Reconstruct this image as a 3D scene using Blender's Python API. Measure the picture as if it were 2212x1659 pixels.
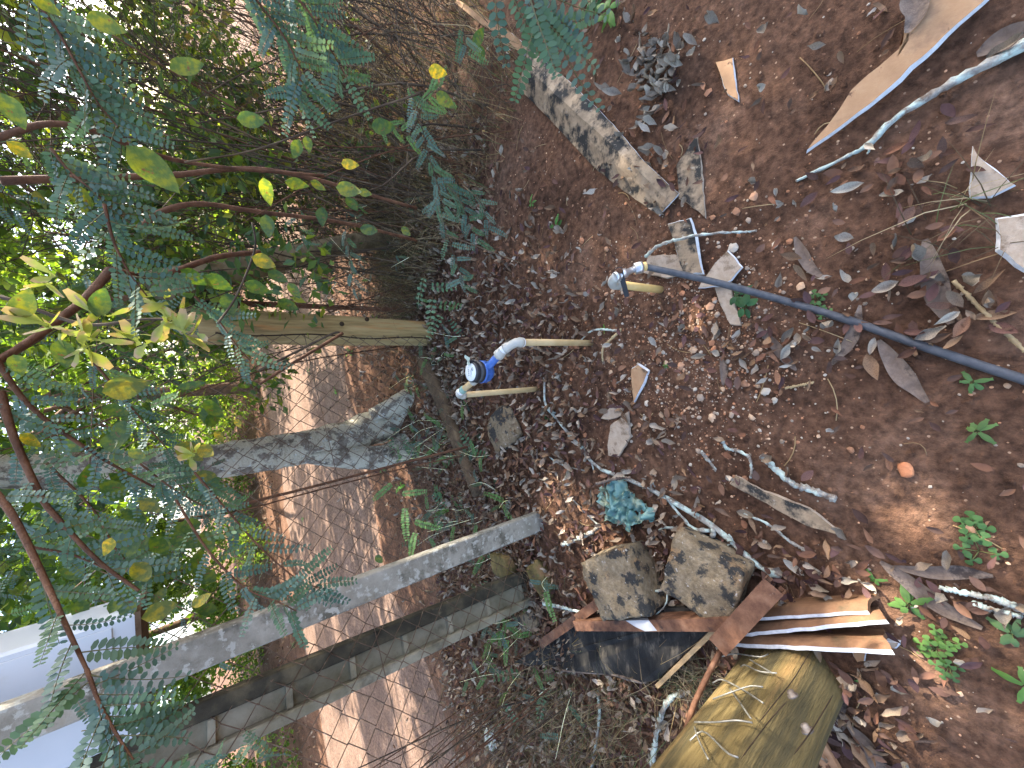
import bpy, math, random
import numpy as np
from mathutils import Vector, Matrix, noise as mnoise

for o in list(bpy.data.objects): bpy.data.objects.remove(o)
scene = bpy.context.scene
COL = scene.collection
random.seed(7); RNG = np.random.default_rng(7)
R = math.radians

# ------------------------------------------------------------------ camera
# The photograph lies on its side: world "up" points to the LEFT of the picture.
# Units below: pixels of a 2212 x 1659 copy of the photograph.
FPX, CX, CY, CAMH = 831.0, 1106.0, 829.5, 1.5
NAD = (2100.0, 765.0)                       # where the straight-down direction falls
_d = Vector(((NAD[0]-CX)/FPX, -(NAD[1]-CY)/FPX, -1.0)).normalized()
_up = -_d
_f = Vector((0, 0, -1)); _fy = (_f - _up*_f.dot(_up)).normalized()
_rx = _fy.cross(_up)
MROT = Matrix((_rx, _fy, _up))              # camera space -> world
cam_d = bpy.data.cameras.new('camera'); cam = bpy.data.objects.new('camera', cam_d); COL.objects.link(cam)
cam_d.sensor_fit = 'HORIZONTAL'; cam_d.sensor_width = 36.0
cam_d.lens = 36.0*FPX/2212.0
cam_d.clip_start = 0.02; cam_d.clip_end = 1500
cam.matrix_world = Matrix.Translation((0, 0, CAMH)) @ MROT.to_4x4()
scene.camera = cam

# ------------------------------------------------------------------ world, sun, exposure
SUN_DIR = Vector((0.80, 0.50, 0.80)).normalized()      # towards the sun: along the road, from the right
w = bpy.data.worlds.new('World'); scene.world = w; w.use_nodes = True
nt = w.node_tree; nt.nodes.clear()
sky = nt.nodes.new('ShaderNodeTexSky'); sky.sky_type = 'NISHITA'; sky.sun_disc = False
sky.sun_elevation = math.asin(SUN_DIR.z); sky.sun_rotation = math.atan2(SUN_DIR.x, SUN_DIR.y)
sky.altitude = 800; sky.air_density = 0.8; sky.dust_density = 5.0; sky.ozone_density = 0.2
bg = nt.nodes.new('ShaderNodeBackground'); bg.inputs[1].default_value = 0.15
out = nt.nodes.new('ShaderNodeOutputWorld')
nt.links.new(sky.outputs[0], bg.inputs[0]); nt.links.new(bg.outputs[0], out.inputs[0])
sl = bpy.data.lights.new('sun', 'SUN'); sl.energy = 3.7; sl.angle = R(0.6); sl.color = (1.0, 0.93, 0.82)
so = bpy.data.objects.new('sun', sl); COL.objects.link(so)
so.rotation_euler = (-SUN_DIR).to_track_quat('-Z', 'Y').to_euler(); so.location = SUN_DIR*30
scene.view_settings.view_transform = 'Standard'; scene.view_settings.look = 'None'
scene.view_settings.exposure = 2.7; scene.view_settings.gamma = 1.0
scene.view_settings.use_curve_mapping = False
scene.render.engine = 'CYCLES'
scene.cycles.max_bounces = 6; scene.cycles.diffuse_bounces = 3; scene.cycles.glossy_bounces = 2; scene.cycles.transmission_bounces = 4

# ------------------------------------------------------------------ picture <-> place
def ray(x, y): return MROT @ Vector(((x-CX)/FPX, -(y-CY)/FPX, -1.0))
def G(x, y, z=0.0):
    r = ray(x, y); t = (z-CAMH)/r.z; return Vector((r.x*t, r.y*t, z))
def atY(x, y, Y):
    r = ray(x, y); return Vector((0, 0, CAMH)) + r*(Y/r.y)
def atD(x, y, D): return Vector((0, 0, CAMH)) + ray(x, y).normalized()*D
RD = Vector((0.8412, 0.5407, 0)); RN = Vector((-0.5407, 0.8412, 0))    # along / across the road and fence
def onT(x, y, t):
    r = ray(x, y); return Vector((0, 0, CAMH)) + r*(t/r.dot(RN))
def ST(s, t, z=0): return RD*s + RN*t + Vector((0, 0, z))

# ------------------------------------------------------------------ terrain height
def hz(x, y):
    x = np.asarray(x, float); y = np.asarray(y, float)
    t = x*RN.x + y*RN.y; s = x*RD.x + y*RD.y
    h = .006*np.sin(3.1*x+1.3*y+.4) + .006*np.sin(-1.7*x+3.7*y+1.1) + .004*np.sin(7.3*x-5.1*y) + .003*np.sin(11*x+9*y+2)
    h = h + .0022*np.sin(29*x+17*y) * np.sin(23*y-13*x+1.0) + .0016*np.sin(53*x-31*y)*np.sin(47*y+19*x)
    h = h + .05*np.exp(-(((x+1.0)/.28)**2 + ((y-1.42)/.22)**2))            # mossy mound at the fence posts
    h = h + .03*np.exp(-(((t-2.05)/.25)**2)) * (np.abs(s) < 9)
    for bx_, by_, br_, bh_ in ((-.22, 3.42, .34, .10), (.44, 2.70, .16, .03), (-.76, 1.57, .12, .025), (-1.0, .45, .2, .03)): h = h + bh_*np.exp(-((x-bx_)**2+(y-by_)**2)/br_**2)             # litter banked along the fence
    e = .25*np.sin(1.1*s+.5) + .12*np.sin(2.9*s)
    a = np.clip((t-(4.0+e))/.5, 0, 1); b = np.clip(((10.4+e)-t)/.6, 0, 1)
    m = np.minimum(a, b); m = m*m*(3-2*m)
    h = h - .08*m
    bank = np.clip((t-10.6)/5, 0, 1); h = h + .5*bank*bank*(3-2*bank) + .05*np.sin(.9*s+t)*bank
    return h
def H1(x, y): return float(hz(x, y))
def GH(x, y, dz=0.0):
    p = G(x, y, 0.0); p.z = H1(p.x, p.y)+dz; return p

# ------------------------------------------------------------------ mesh helpers
class MB:
    def __init__(s): s.v = []; s.f = []; s.m = []; s.c = []
    def add(s, vs, fs, m=0, c=None):
        b = len(s.v); s.v.extend([tuple(v) for v in vs]); s.f.extend([tuple(i+b for i in f) for f in fs])
        s.m.extend([m]*len(fs)); s.c.extend([c or (1, 1, 1)]*len(vs)); return s
    def tube(s, pts, rad, n=8, m=0, c=None, cap=True, wob=0.0):
        pts = [Vector(p) for p in pts]; k = len(pts)
        if not hasattr(rad, '__len__'): rad = [rad]*k
        vs = []; fs = []; prev = None
        for i, p in enumerate(pts):
            t = (pts[min(i+1, k-1)]-pts[max(i-1, 0)]).normalized()
            if prev is None:
                a = Vector((0, 0, 1)) if abs(t.z) < .9 else Vector((1, 0, 0)); u = t.cross(a).normalized()
            else: u = (prev - t*prev.dot(t)).normalized()
            prev = u; w_ = t.cross(u)
            for j in range(n):
                an = 2*math.pi*j/n; r = rad[i]*(1+wob*random.uniform(-1, 1))
                vs.append(p + (u*math.cos(an)+w_*math.sin(an))*r)
        for i in range(k-1):
            for j in range(n): fs.append((i*n+j, i*n+(j+1) % n, (i+1)*n+(j+1) % n, (i+1)*n+j))
        if cap: fs.append(tuple(range(n-1, -1, -1))); fs.append(tuple((k-1)*n+j for j in range(n)))
        return s.add(vs, fs, m, c)
    def box(s, o, x, y, z, m=0, bev=0.0):
        """box with corner o and edge vectors x, y, z (bevelled by chamfered corners when bev > 0)"""
        o, x, y, z = Vector(o), Vector(x), Vector(y), Vector(z)
        if bev <= 0:
            vs = [o+x*i+y*j+z*k for k in (0, 1) for j in (0, 1) for i in (0, 1)]
            fs = [(0, 2, 3, 1), (4, 5, 7, 6), (0, 1, 5, 4), (2, 6, 7, 3), (0, 4, 6, 2), (1, 3, 7, 5)]
            return s.add(vs, fs, m)
        bx, by = bev/x.length, bev/y.length
        prof = [(bx, 0), (1-bx, 0), (1, by), (1, 1-by), (1-bx, 1), (bx, 1), (0, 1-by), (0, by)]
        vs = [o+x*a+y*b for a, b in prof]+[o+x*a+y*b+z for a, b in prof]
        fs = [tuple(range(7, -1, -1)), tuple(range(8, 16))]+[(i, (i+1) % 8, 8+(i+1) % 8, 8+i) for i in range(8)]
        return s.add(vs, fs, m)
    def lathe(s, base, axis, prof, n=20, m=0):
        base, axis = Vector(base), Vector(axis).normalized()
        a = Vector((0, 0, 1)) if abs(axis.z) < .9 else Vector((1, 0, 0))
        u = axis.cross(a).normalized(); w_ = axis.cross(u)
        vs = []; fs = []
        for (r, h) in prof:
            for j in range(n):
                an = 2*math.pi*j/n; vs.append(base+axis*h+(u*math.cos(an)+w_*math.sin(an))*r)
        for i in range(len(prof)-1):
            for j in range(n): fs.append((i*n+j, i*n+(j+1) % n, (i+1)*n+(j+1) % n, (i+1)*n+j))
        fs.append(tuple(range(n-1, -1, -1))); fs.append(tuple((len(prof)-1)*n+j for j in range(n)))
        return s.add(vs, fs, m)
    def build(s, name, mats, parent=None, smooth=True, origin=None):
        return mkobj(name, s.v, s.f, mats, parent, smooth, s.m, s.c, origin)

def mkmesh(name, v, f, mats, smooth=True, mi=None, cols=None):
    me = bpy.data.meshes.new(name)
    me.from_pydata([tuple(p) for p in v], [], f)
    for m in (mats if isinstance(mats, (list, tuple)) else [mats]): me.materials.append(m)
    if mi is not None: me.polygons.foreach_set('material_index', np.array(mi, 'i'))
    me.polygons.foreach_set('use_smooth', np.full(len(me.polygons), smooth, bool))
    if cols is not None:
        at = me.color_attributes.new('Col', 'FLOAT_COLOR', 'POINT')
        c = np.ones((len(v), 4), 'f'); c[:, :3] = np.array(cols, 'f'); at.data.foreach_set('color', c.ravel())
    me.update(); return me
def wloc(o):
    p = Vector((0, 0, 0))
    while o is not None: p = p+o.location; o = o.parent
    return p
def mkobj(name, v, f, mats, parent=None, smooth=True, mi=None, cols=None, origin=None):
    V = np.array([tuple(p) for p in v], float)
    if origin is None:
        origin = wloc(parent) if parent is not None else Vector((V[:, 0].mean(), V[:, 1].mean(), V[:, 2].min()))
    V = V-np.array(origin)
    me = mkmesh(name, V.tolist(), f, mats, smooth, mi, cols)
    o = bpy.data.objects.new(name, me); COL.objects.link(o)
    if parent is not None: o.parent = parent; o.location = Vector(origin)-wloc(parent)
    else: o.location = origin
    return o
def npobj(name, V, F, mat, cols=None, parent=None, smooth=False, origin=None):
    """fast builder for large meshes: V (N,3), F (M,k)"""
    origin = np.array(origin if origin is not None else (wloc(parent) if parent is not None else (0, 0, 0)), float)
    me = bpy.data.meshes.new(name); N, (Mf, k) = len(V), F.shape
    me.vertices.add(N); me.vertices.foreach_set('co', (V-origin).astype('f').ravel())
    me.loops.add(Mf*k); me.loops.foreach_set('vertex_index', F.astype('i').ravel())
    me.polygons.add(Mf); me.polygons.foreach_set('loop_start', np.arange(0, Mf*k, k, dtype='i'))
    me.materials.append(mat)
    me.update(calc_edges=True)
    me.polygons.foreach_set('use_smooth', np.full(Mf, smooth, bool))
    if cols is not None:
        at = me.color_attributes.new('Col', 'FLOAT_COLOR', 'POINT')
        c = np.ones((N, 4), 'f'); c[:, :3] = cols; at.data.foreach_set('color', c.ravel())
    o = bpy.data.objects.new(name, me); COL.objects.link(o); o.location = origin
    if parent is not None: o.parent = parent; o.location = Vector(origin)-wloc(parent)
    return o
def scatter(tV, tF, Rm, pos, cols):
    N = len(pos); n = len(tV)
    V = np.einsum('nij,kj->nki', Rm, tV)+pos[:, None, :]
    F = tF[None]+(np.arange(N)*n)[:, None, None]
    return V.reshape(-1, 3), F.reshape(-1, tF.shape[1]), np.repeat(cols, n, 0)
def tag(o, label, cat, group=None, kind=None):
    if kind: o['kind'] = kind
    o['label'] = label
    if cat: o['category'] = cat
    if group: o['group'] = group
    return o
def thing(name, loc, label, cat, group=None):
    o = bpy.data.objects.new(name, None); o.empty_display_size = .1; COL.objects.link(o); o.location = loc
    return tag(o, label, cat, group)
def smooth_path(pts, n=24):
    pts = [Vector(p) for p in pts]
    if len(pts) < 3: return [pts[0].lerp(pts[-1], i/n) for i in range(n+1)]
    P = [pts[0]*2-pts[1]]+pts+[pts[-1]*2-pts[-2]]; res = []; seg = len(pts)-1
    for i in range(n+1):
        u = i/n*seg; k = min(int(u), seg-1); t = u-k; a, b, c, d_ = P[k:k+4]
        res.append(.5*((2*b)+(c-a)*t+(2*a-5*b+4*c-d_)*t*t+(3*b-a-3*c+d_)*t**3))
    return res
def rot_rand(n, tilt=math.pi):
    """random 3x3 rotations: yaw any, tilt up to 'tilt'"""
    q = RNG.normal(size=(n, 4)); yaw = RNG.uniform(0, 2*np.pi, n)
    ax = RNG.uniform(0, 2*np.pi, n); ti = RNG.uniform(0, 1, n)*tilt
    c, s = np.cos(yaw), np.sin(yaw); Z = np.zeros(n); O = np.ones(n)
    Rz = np.stack([np.stack([c, -s, Z], -1), np.stack([s, c, Z], -1), np.stack([Z, Z, O], -1)], 1)
    kx, ky = np.cos(ax), np.sin(ax); ct, st_ = np.cos(ti), np.sin(ti); vt = 1-ct
    Rt = np.stack([np.stack([ct+kx*kx*vt, kx*ky*vt, ky*st_], -1), np.stack([kx*ky*vt, ct+ky*ky*vt, -kx*st_], -1), np.stack([-ky*st_, kx*st_, ct], -1)], 1)
    return Rt@Rz

# ------------------------------------------------------------------ materials
def mat(name, stops=None, scale=6, detail=6, rough=.8, bump=.3, bscale=60, stretch=(1, 1, 1), metal=0, spec=.3, patches=(), attr=False, trans=0.0, nrough=.6, bdist=.01, alpha=1.0):
    m = bpy.data.materials.new(name); m.use_nodes = True; t = m.node_tree; N, L = t.nodes, t.links
    b = N['Principled BSDF']; b.inputs['Roughness'].default_value = rough; b.inputs['Metallic'].default_value = metal
    b.inputs['Specular IOR Level'].default_value = spec
    tc = N.new('ShaderNodeTexCoord'); mp = N.new('ShaderNodeMapping'); mp.inputs['Scale'].default_value = stretch
    L.new(tc.outputs['Object'], mp.inputs[0]); vec = mp.outputs[0]
    def noise(sc, det=6, rg=.6):
        n = N.new('ShaderNodeTexNoise'); n.inputs['Scale'].default_value = sc; n.inputs['Detail'].default_value = det
        n.inputs['Roughness'].default_value = rg; L.new(vec, n.inputs['Vector']); return n
    n1 = noise(scale, detail, nrough); col = None
    if stops:
        cr = N.new('ShaderNodeValToRGB'); e = cr.color_ramp.elements
        while len(e) < len(stops): e.new(.5)
        for i, (p, c) in enumerate(stops): e[i].position = p; e[i].color = (*c, 1)
        L.new(n1.outputs['Fac'], cr.inputs[0]); col = cr.outputs[0]
    if attr:
        a = N.new('ShaderNodeAttribute'); a.attribute_name = 'Col'
        if col is None: col = a.outputs['Color']
        else:
            mx = N.new('ShaderNodeMix'); mx.data_type = 'RGBA'; mx.blend_type = 'MULTIPLY'; mx.inputs[0].default_value = 1
            L.new(a.outputs['Color'], mx.inputs[6]); L.new(col, mx.inputs[7]); col = mx.outputs[2]
    for (pc, psc, lo, hi) in patches:
        n2 = noise(psc, 8, .65); r2 = N.new('ShaderNodeMapRange'); r2.inputs[1].default_value = lo; r2.inputs[2].default_value = hi
        L.new(n2.outputs['Fac'], r2.inputs[0]); mx = N.new('ShaderNodeMix'); mx.data_type = 'RGBA'
        L.new(r2.outputs[0], mx.inputs[0]); L.new(col, mx.inputs[6]); mx.inputs[7].default_value = (*pc, 1); col = mx.outputs[2]
    L.new(col, b.inputs['Base Color'])
    if bump > 0:
        n3 = noise(bscale, 5, .65); bp = N.new('ShaderNodeBump'); bp.inputs['Strength'].default_value = bump; bp.inputs['Distance'].default_value = bdist
        L.new(n3.outputs['Fac'], bp.inputs['Height']); L.new(bp.outputs[0], b.inputs['Normal'])
    if trans > 0:
        tr = N.new('ShaderNodeBsdfTranslucent'); L.new(col, tr.inputs[0])
        g = N.new('ShaderNodeMix'); g.data_type = 'RGBA'; g.blend_type = 'MULTIPLY'; g.inputs[0].default_value = 1
        L.new(col, g.inputs[6]); g.inputs[7].default_value = (1.5, 1.5, .55, 1); L.new(g.outputs[2], tr.inputs[0])
        ms = N.new('ShaderNodeMixShader'); ms.inputs[0].default_value = trans
        L.new(b.outputs[0], ms.inputs[1]); L.new(tr.outputs[0], ms.inputs[2]); L.new(ms.outputs[0], N['Material Output'].inputs[0])
    m.diffuse_color = (.5, .5, .5, 1)
    return m

def soil_mat(name, dark, mid, light, speck=.5):
    m = bpy.data.materials.new(name); m.use_nodes = True; t = m.node_tree; N, L = t.nodes, t.links
    b = N['Principled BSDF']; b.inputs['Roughness'].default_value = .95; b.inputs['Specular IOR Level'].default_value = .12
    geo = N.new('ShaderNodeNewGeometry'); P = geo.outputs['Position']
    def noise(sc, det, rg=.6):
        n = N.new('ShaderNodeTexNoise'); n.inputs['Scale'].default_value = sc; n.inputs['Detail'].default_value = det; n.inputs['Roughness'].default_value = rg
        L.new(P, n.inputs['Vector']); return n.outputs['Fac']
    n1 = noise(2.6, 9, .68); cr = N.new('ShaderNodeValToRGB'); e = cr.color_ramp.elements; e.new(.5)
    for i, (p, c) in enumerate([(.3, dark), (.52, mid), (.75, light)]): e[i].position = p; e[i].color = (*c, 1)
    L.new(n1, cr.inputs[0]); col = cr.outputs[0]
    n4 = noise(38, 5); r4 = N.new('ShaderNodeMapRange'); r4.inputs[1].default_value = .35; r4.inputs[2].default_value = .7; r4.inputs[3].default_value = .5; r4.inputs[4].default_value = 1.4
    L.new(n4, r4.inputs[0]); mu = N.new('ShaderNodeMix'); mu.data_type = 'RGBA'; mu.blend_type = 'MULTIPLY'; mu.inputs[0].default_value = 1
    L.new(col, mu.inputs[6]); L.new(r4.outputs[0], mu.inputs[7]); col = mu.outputs[2]
    vo = N.new('ShaderNodeTexVoronoi'); vo.inputs['Scale'].default_value = 62; L.new(P, vo.inputs['Vector'])
    th = N.new('ShaderNodeMapRange'); th.inputs[1].default_value = .24; th.inputs[2].default_value = .17; L.new(vo.outputs['Distance'], th.inputs[0])
    ms = N.new('ShaderNodeSeparateColor'); L.new(vo.outputs['Color'], ms.inputs[0])
    gt = N.new('ShaderNodeMath'); gt.operation = 'GREATER_THAN'; gt.inputs[1].default_value = 1-.22*speck; L.new(ms.outputs[0], gt.inputs[0])
    fm = N.new('ShaderNodeMath'); fm.operation = 'MULTIPLY'; L.new(th.outputs[0], fm.inputs[0]); L.new(gt.outputs[0], fm.inputs[1])
    mx = N.new('ShaderNodeMix'); mx.data_type = 'RGBA'; L.new(fm.outputs[0], mx.inputs[0]); L.new(col, mx.inputs[6]); mx.inputs[7].default_value = (.42, .27, .17, 1); col = mx.outputs[2]
    L.new(col, b.inputs['Base Color'])
    n5 = noise(70, 8, .7); n6 = noise(14, 6, .6); ad = N.new('ShaderNodeMath'); L.new(n5, ad.inputs[0]); L.new(n6, ad.inputs[1])
    bp = N.new('ShaderNodeBump'); bp.inputs['Strength'].default_value = 1.0; bp.inputs['Distance'].default_value = .016
    L.new(ad.outputs[0], bp.inputs['Height']); L.new(bp.outputs[0], b.inputs['Normal'])
    return m

M_soil = soil_mat('soil', (.072, .037, .022), (.148, .077, .045), (.24, .142, .092))
M_road = soil_mat('road_dirt', (.125, .078, .054), (.19, .122, .086), (.26, .175, .13), .6)
M_dead = mat('dead_leaf', [(.25, (.5, .5, .5)), (.5, (1, 1, 1)), (.8, (1.3, 1.25, 1.15))], 26, 5, .85, .0, 120, attr=True, spec=.08)
M_green = mat('green_leaf', [(.25, (.7, .75, .7)), (.5, (1, 1, 1)), (.8, (1.25, 1.15, .9))], 30, 4, .55, .15, 90, attr=True, spec=.35, trans=.38)
M_vine = mat('spotted_leaf', [(.3, (.5, .7, .85)), (.5, (1, 1, 1)), (.66, (2.3, 1.6, .6))], 4.5, 8, .5, .25, 16, attr=True, spec=.4, trans=.42, patches=[((.16, .075, .035), 3.2, .66, .69)], bdist=.04)
M_frond = mat('feather_leaf', [(.2, (.75, .8, .8)), (.8, (1.2, 1.15, 1.1))], 14, 2, .55, 0, attr=True, spec=.35, trans=.28)
M_far = mat('far_leaf', [(.2, (.6, .65, .6)), (.8, (1.3, 1.25, 1.0))], .8, 3, .6, 0, attr=True, spec=.3, trans=.5)
M_stem = mat('dry_stem', [(.3, (.025, .017, .011)), (.52, (.065, .045, .028)), (.72, (.20, .145, .085))], 5, 5, .85, .3, 80)
M_rust_stem = mat('rust_stem', [(.3, (.045, .02, .011)), (.5, (.10, .045, .022)), (.75, (.17, .085, .045))], 30, 8, .8, .5, 120)
M_straw = mat('straw', [(.3, (.28, .19, .09)), (.7, (.50, .38, .2))], 10, 3, .7, 0, attr=True)
M_lichen = mat('lichen_twig', [(.35, (.15, .11, .08)), (.55, (.34, .32, .27)), (.75, (.46, .52, .45))], 38, 6, .9, .6, 110, patches=[((.47, .56, .48), 24, .48, .58)])
M_bark = mat('lichen_bark', [(.3, (.10, .08, .06)), (.55, (.22, .185, .145)), (.8, (.33, .29, .24))], 22, 10, .9, 1.0, 45, patches=[((.46, .42, .32), 9, .46, .50), ((.06, .045, .035), 6, .60, .68), ((.50, .51, .46), 30, .60, .64)], bdist=.025, nrough=.7)
M_darkbark = mat('dark_bark', [(.3, (.06, .035, .02)), (.7, (.17, .10, .06))], 12, 6, .9, .7, 40, bdist=.02)
M_postwood = mat('weathered_post', [(.25, (.13, .088, .034)), (.5, (.31, .22, .092)), (.75, (.42, .31, .15))], 5, 8, .8, .6, 18, stretch=(5, 5, .55), patches=[((.40, .17, .05), 3.2, .55, .72), ((.10, .08, .04), 3, .62, .72)], bdist=.012)
M_nearpost = mat('near_post_wood', [(.25, (.075, .055, .018)), (.5, (.175, .125, .045)), (.75, (.27, .20, .08))], 7, 10, .8, 1.0, 14, stretch=(9, 9, .8), patches=[((.085, .068, .03), 1.6, .50, .64), ((.30, .18, .065), 1.1, .60, .72)], bdist=.016, nrough=.72)  # lighter patch is a sun patch painted into the wood, darker one stains
M_brace = mat('brace_wood', [(.3, (.10, .07, .04)), (.55, (.22, .165, .09)), (.8, (.33, .27, .17))], 10, 8, .85, .7, 30, bdist=.012)
M_groundlog = mat('ground_log_wood', [(.3, (.045, .028, .016)), (.55, (.12, .075, .04)), (.8, (.22, .15, .08))], 12, 8, .9, .8, 40, bdist=.012)
M_crack = mat('wood_crack', [(.3, (.02, .012, .006)), (.7, (.045, .028, .014))], 20, 3, .95, 0)
M_conc = mat('mossy_concrete', [(.3, (.13, .115, .07)), (.5, (.24, .215, .15)), (.75, (.38, .345, .26))], 6, 9, .92, .5, 90, patches=[((.045, .042, .032), 3.5, .54, .66), ((.36, .27, .13), 2.2, .58, .70)], bdist=.006)
M_conc2 = mat('grey_concrete', [(.3, (.17, .155, .12)), (.5, (.255, .235, .19)), (.75, (.37, .345, .285))], 9, 9, .92, .45, 90, patches=[((.10, .092, .07), 7, .50, .60), ((.36, .35, .30), 34, .55, .60), ((.25, .175, .08), 2.0, .56, .68)], bdist=.005, nrough=.7)
M_wire = mat('rusty_wire', [(.3, (.07, .04, .025)), (.6, (.16, .105, .07)), (.8, (.30, .25, .20))], 30, 3, .6, 0, metal=.3)  # rust browns; the pale end stands in for sunlit wire
M_galv = mat('dull_wire', [(.3, (.16, .15, .12)), (.7, (.34, .33, .29))], 30, 3, .5, 0, metal=.5)
M_rust = mat('rusty_steel', [(.3, (.06, .026, .014)), (.5, (.135, .062, .033)), (.75, (.22, .12, .07))], 22, 10, .8, .5, 140, patches=[((.045, .026, .018), 14, .58, .66), ((.24, .17, .13), 18, .62, .70)], spec=.3, bdist=.003)
M_paint = mat('grey_paint', [(.3, (.36, .36, .36)), (.7, (.52, .52, .52))], 12, 4, .6, .1, 60)
M_sheet = mat('mossy_sheet', [(.3, (.17, .12, .075)), (.5, (.31, .225, .14)), (.75, (.44, .33, .215))], 11, 9, .95, .5, 130, patches=[((.026, .025, .022), 13, .44, .57), ((.28, .24, .18), 40, .62, .68)], bdist=.004)
M_tan = mat('tan_sheet', [(.25, (.27, .15, .075)), (.5, (.35, .205, .105)), (.8, (.43, .275, .15))], 18, 9, .85, .35, 110, patches=[((.13, .07, .04), 30, .65, .69), ((.22, .13, .075), 8, .54, .68)], bdist=.003)
M_pale = mat('pale_sheet', [(.25, (.24, .175, .115)), (.5, (.36, .28, .20)), (.8, (.47, .39, .30))], 45, 10, .9, .45, 130, patches=[((.15, .10, .06), 22, .54, .66), ((.07, .055, .04), 9, .62, .72)], bdist=.004, nrough=.72)
M_brown = mat('brown_tile', [(.25, (.085, .042, .022)), (.5, (.165, .085, .043)), (.8, (.26, .15, .078))], 14, 10, .8, .5, 100, patches=[((.085, .058, .03), 10, .55, .66), ((.30, .20, .12), 26, .66, .72)], bdist=.005)
M_edge = mat('white_edge', [(.3, (.48, .48, .47)), (.7, (.70, .70, .69))], 60, 4, .9, .3, 150, bdist=.002)
M_rock = mat('rock', [(.3, (.11, .08, .048)), (.5, (.215, .16, .095)), (.72, (.37, .30, .21))], 30, 10, .95, 1.0, 70, patches=[((.28, .165, .075), 7, .54, .64), ((.034, .032, .028), 15, .50, .57), ((.48, .45, .40), 55, .63, .68)], bdist=.012, nrough=.72)
M_moss = mat('mossy_rock', [(.3, (.06, .045, .02)), (.5, (.13, .10, .035)), (.75, (.26, .18, .07))], 12, 9, .95, .9, 60, patches=[((.23, .12, .06), 6, .56, .66)], bdist=.012)
M_peb = mat('pebble', [(.3, (.8, .8, .8)), (.7, (1.15, 1.15, 1.15))], 60, 4, .9, .4, 160, attr=True, bdist=.002)
M_pvc = mat('cream_pvc', [(.3, (.44, .30, .135)), (.6, (.56, .415, .215)), (.8, (.61, .49, .30))], 9, 5, .55, .05, 60, patches=[((.46, .25, .09), 9, .56, .68)], spec=.4)
M_pvc2 = mat('yellow_pvc', [(.3, (.56, .36, .12)), (.7, (.64, .45, .18))], 20, 5, .5, .05, 60, spec=.4)
M_fit = mat('grey_fitting', [(.3, (.36, .345, .29)), (.7, (.48, .47, .41))], 25, 5, .5, .1, 60, spec=.4, patches=[((.42, .30, .17), 16, .60, .68)])
M_tape = mat('white_tape', [(.3, (.68, .68, .66)), (.7, (.8, .8, .79))], 30, 4, .7, .3, 200, bdist=.001)
M_blue = mat('blue_plastic', [(.3, (.03, .10, .34)), (.7, (.06, .15, .42))], 25, 5, .45, .05, 60, spec=.5, patches=[((.16, .19, .30), 18, .58, .70)])
M_black = mat('black_plastic', [(.3, (.012, .013, .016)), (.7, (.035, .037, .042))], 20, 4, .4, .05, 60, spec=.5)
M_dial = mat('dial_white', [(.3, (.62, .66, .64)), (.7, (.72, .75, .73))], 40, 4, .35, 0, spec=.5)
M_mark = mat('dial_grey', [(.3, (.34, .37, .36)), (.7, (.42, .44, .44))], 40, 2, .5, 0)
M_teal = mat('teal_tape', [(.3, (.16, .30, .25)), (.7, (.30, .42, .34))], 40, 4, .6, .2, 120)
M_chrome = mat('dull_chrome', [(.3, (.44, .44, .44)), (.7, (.64, .64, .63))], 18, 4, .3, .15, 50, metal=.8, spec=.5)
M_hose = mat('black_hose', [(.3, (.042, .044, .048)), (.7, (.085, .087, .092))], 40, 5, .5, .1, 90, spec=.35)
M_bag = mat('teal_bag', [(.32, (.07, .17, .165)), (.5, (.13, .25, .215)), (.64, (.30, .33, .21))], 16, 5, .35, .15, 60, spec=.5, trans=0)
M_blackboard = mat('black_board', [(.3, (.010, .010, .010)), (.5, (.022, .021, .019)), (.75, (.05, .045, .037))], 9, 10, .8, .5, 60, stretch=(1, 2.5, 1), spec=.15, patches=[((.12, .10, .075), 7, .55, .68)], bdist=.006)
M_ply = mat('plywood_edge', [(.3, (.28, .18, .085)), (.7, (.42, .29, .15))], 20, 5, .85, .3, 90)
M_orange = mat('sawn_wood', [(.3, (.40, .19, .085)), (.7, (.52, .28, .14))], 14, 5, .8, .3, 60)
M_white = mat('white_panel', [(.3, (.46, .50, .54)), (.7, (.56, .59, .63))], 3, 3, .35, .03, 12, spec=.5, patches=[((.38, .35, .29), 2.4, .56, .74)])
M_boltm = mat('rusty_bolt', [(.3, (.09, .055, .035)), (.7, (.30, .26, .22))], 60, 4, .55, .2, 120, metal=.4)  # rust brown, with a pale highlight painted into the colour
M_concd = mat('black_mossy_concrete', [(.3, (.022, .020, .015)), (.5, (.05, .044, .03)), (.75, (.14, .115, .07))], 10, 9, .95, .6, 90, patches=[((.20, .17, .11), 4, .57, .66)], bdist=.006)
M_trim = mat('dark_trim', [(.3, (.07, .04, .02)), (.7, (.14, .09, .05))], 30, 4, .8, .2, 60)
M_clear = mat('clear_plastic', [(.3, (.68, .70, .72)), (.7, (.8, .82, .84))], 30, 4, .3, .3, 60, trans=.3)
M_grass = mat('dry_grass', [(.3, (.8, .8, .8)), (.7, (1.2, 1.2, 1.2))], 5, 3, .8, 0, attr=True, trans=.2)
M_bstrip = mat('bark_strip', [(.3, (.09, .062, .046)), (.55, (.19, .14, .105)), (.8, (.33, .27, .21))], 16, 9, .9, .8, 60, patches=[((.055, .04, .032), 12, .53, .61)], bdist=.006, nrough=.7)

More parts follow.
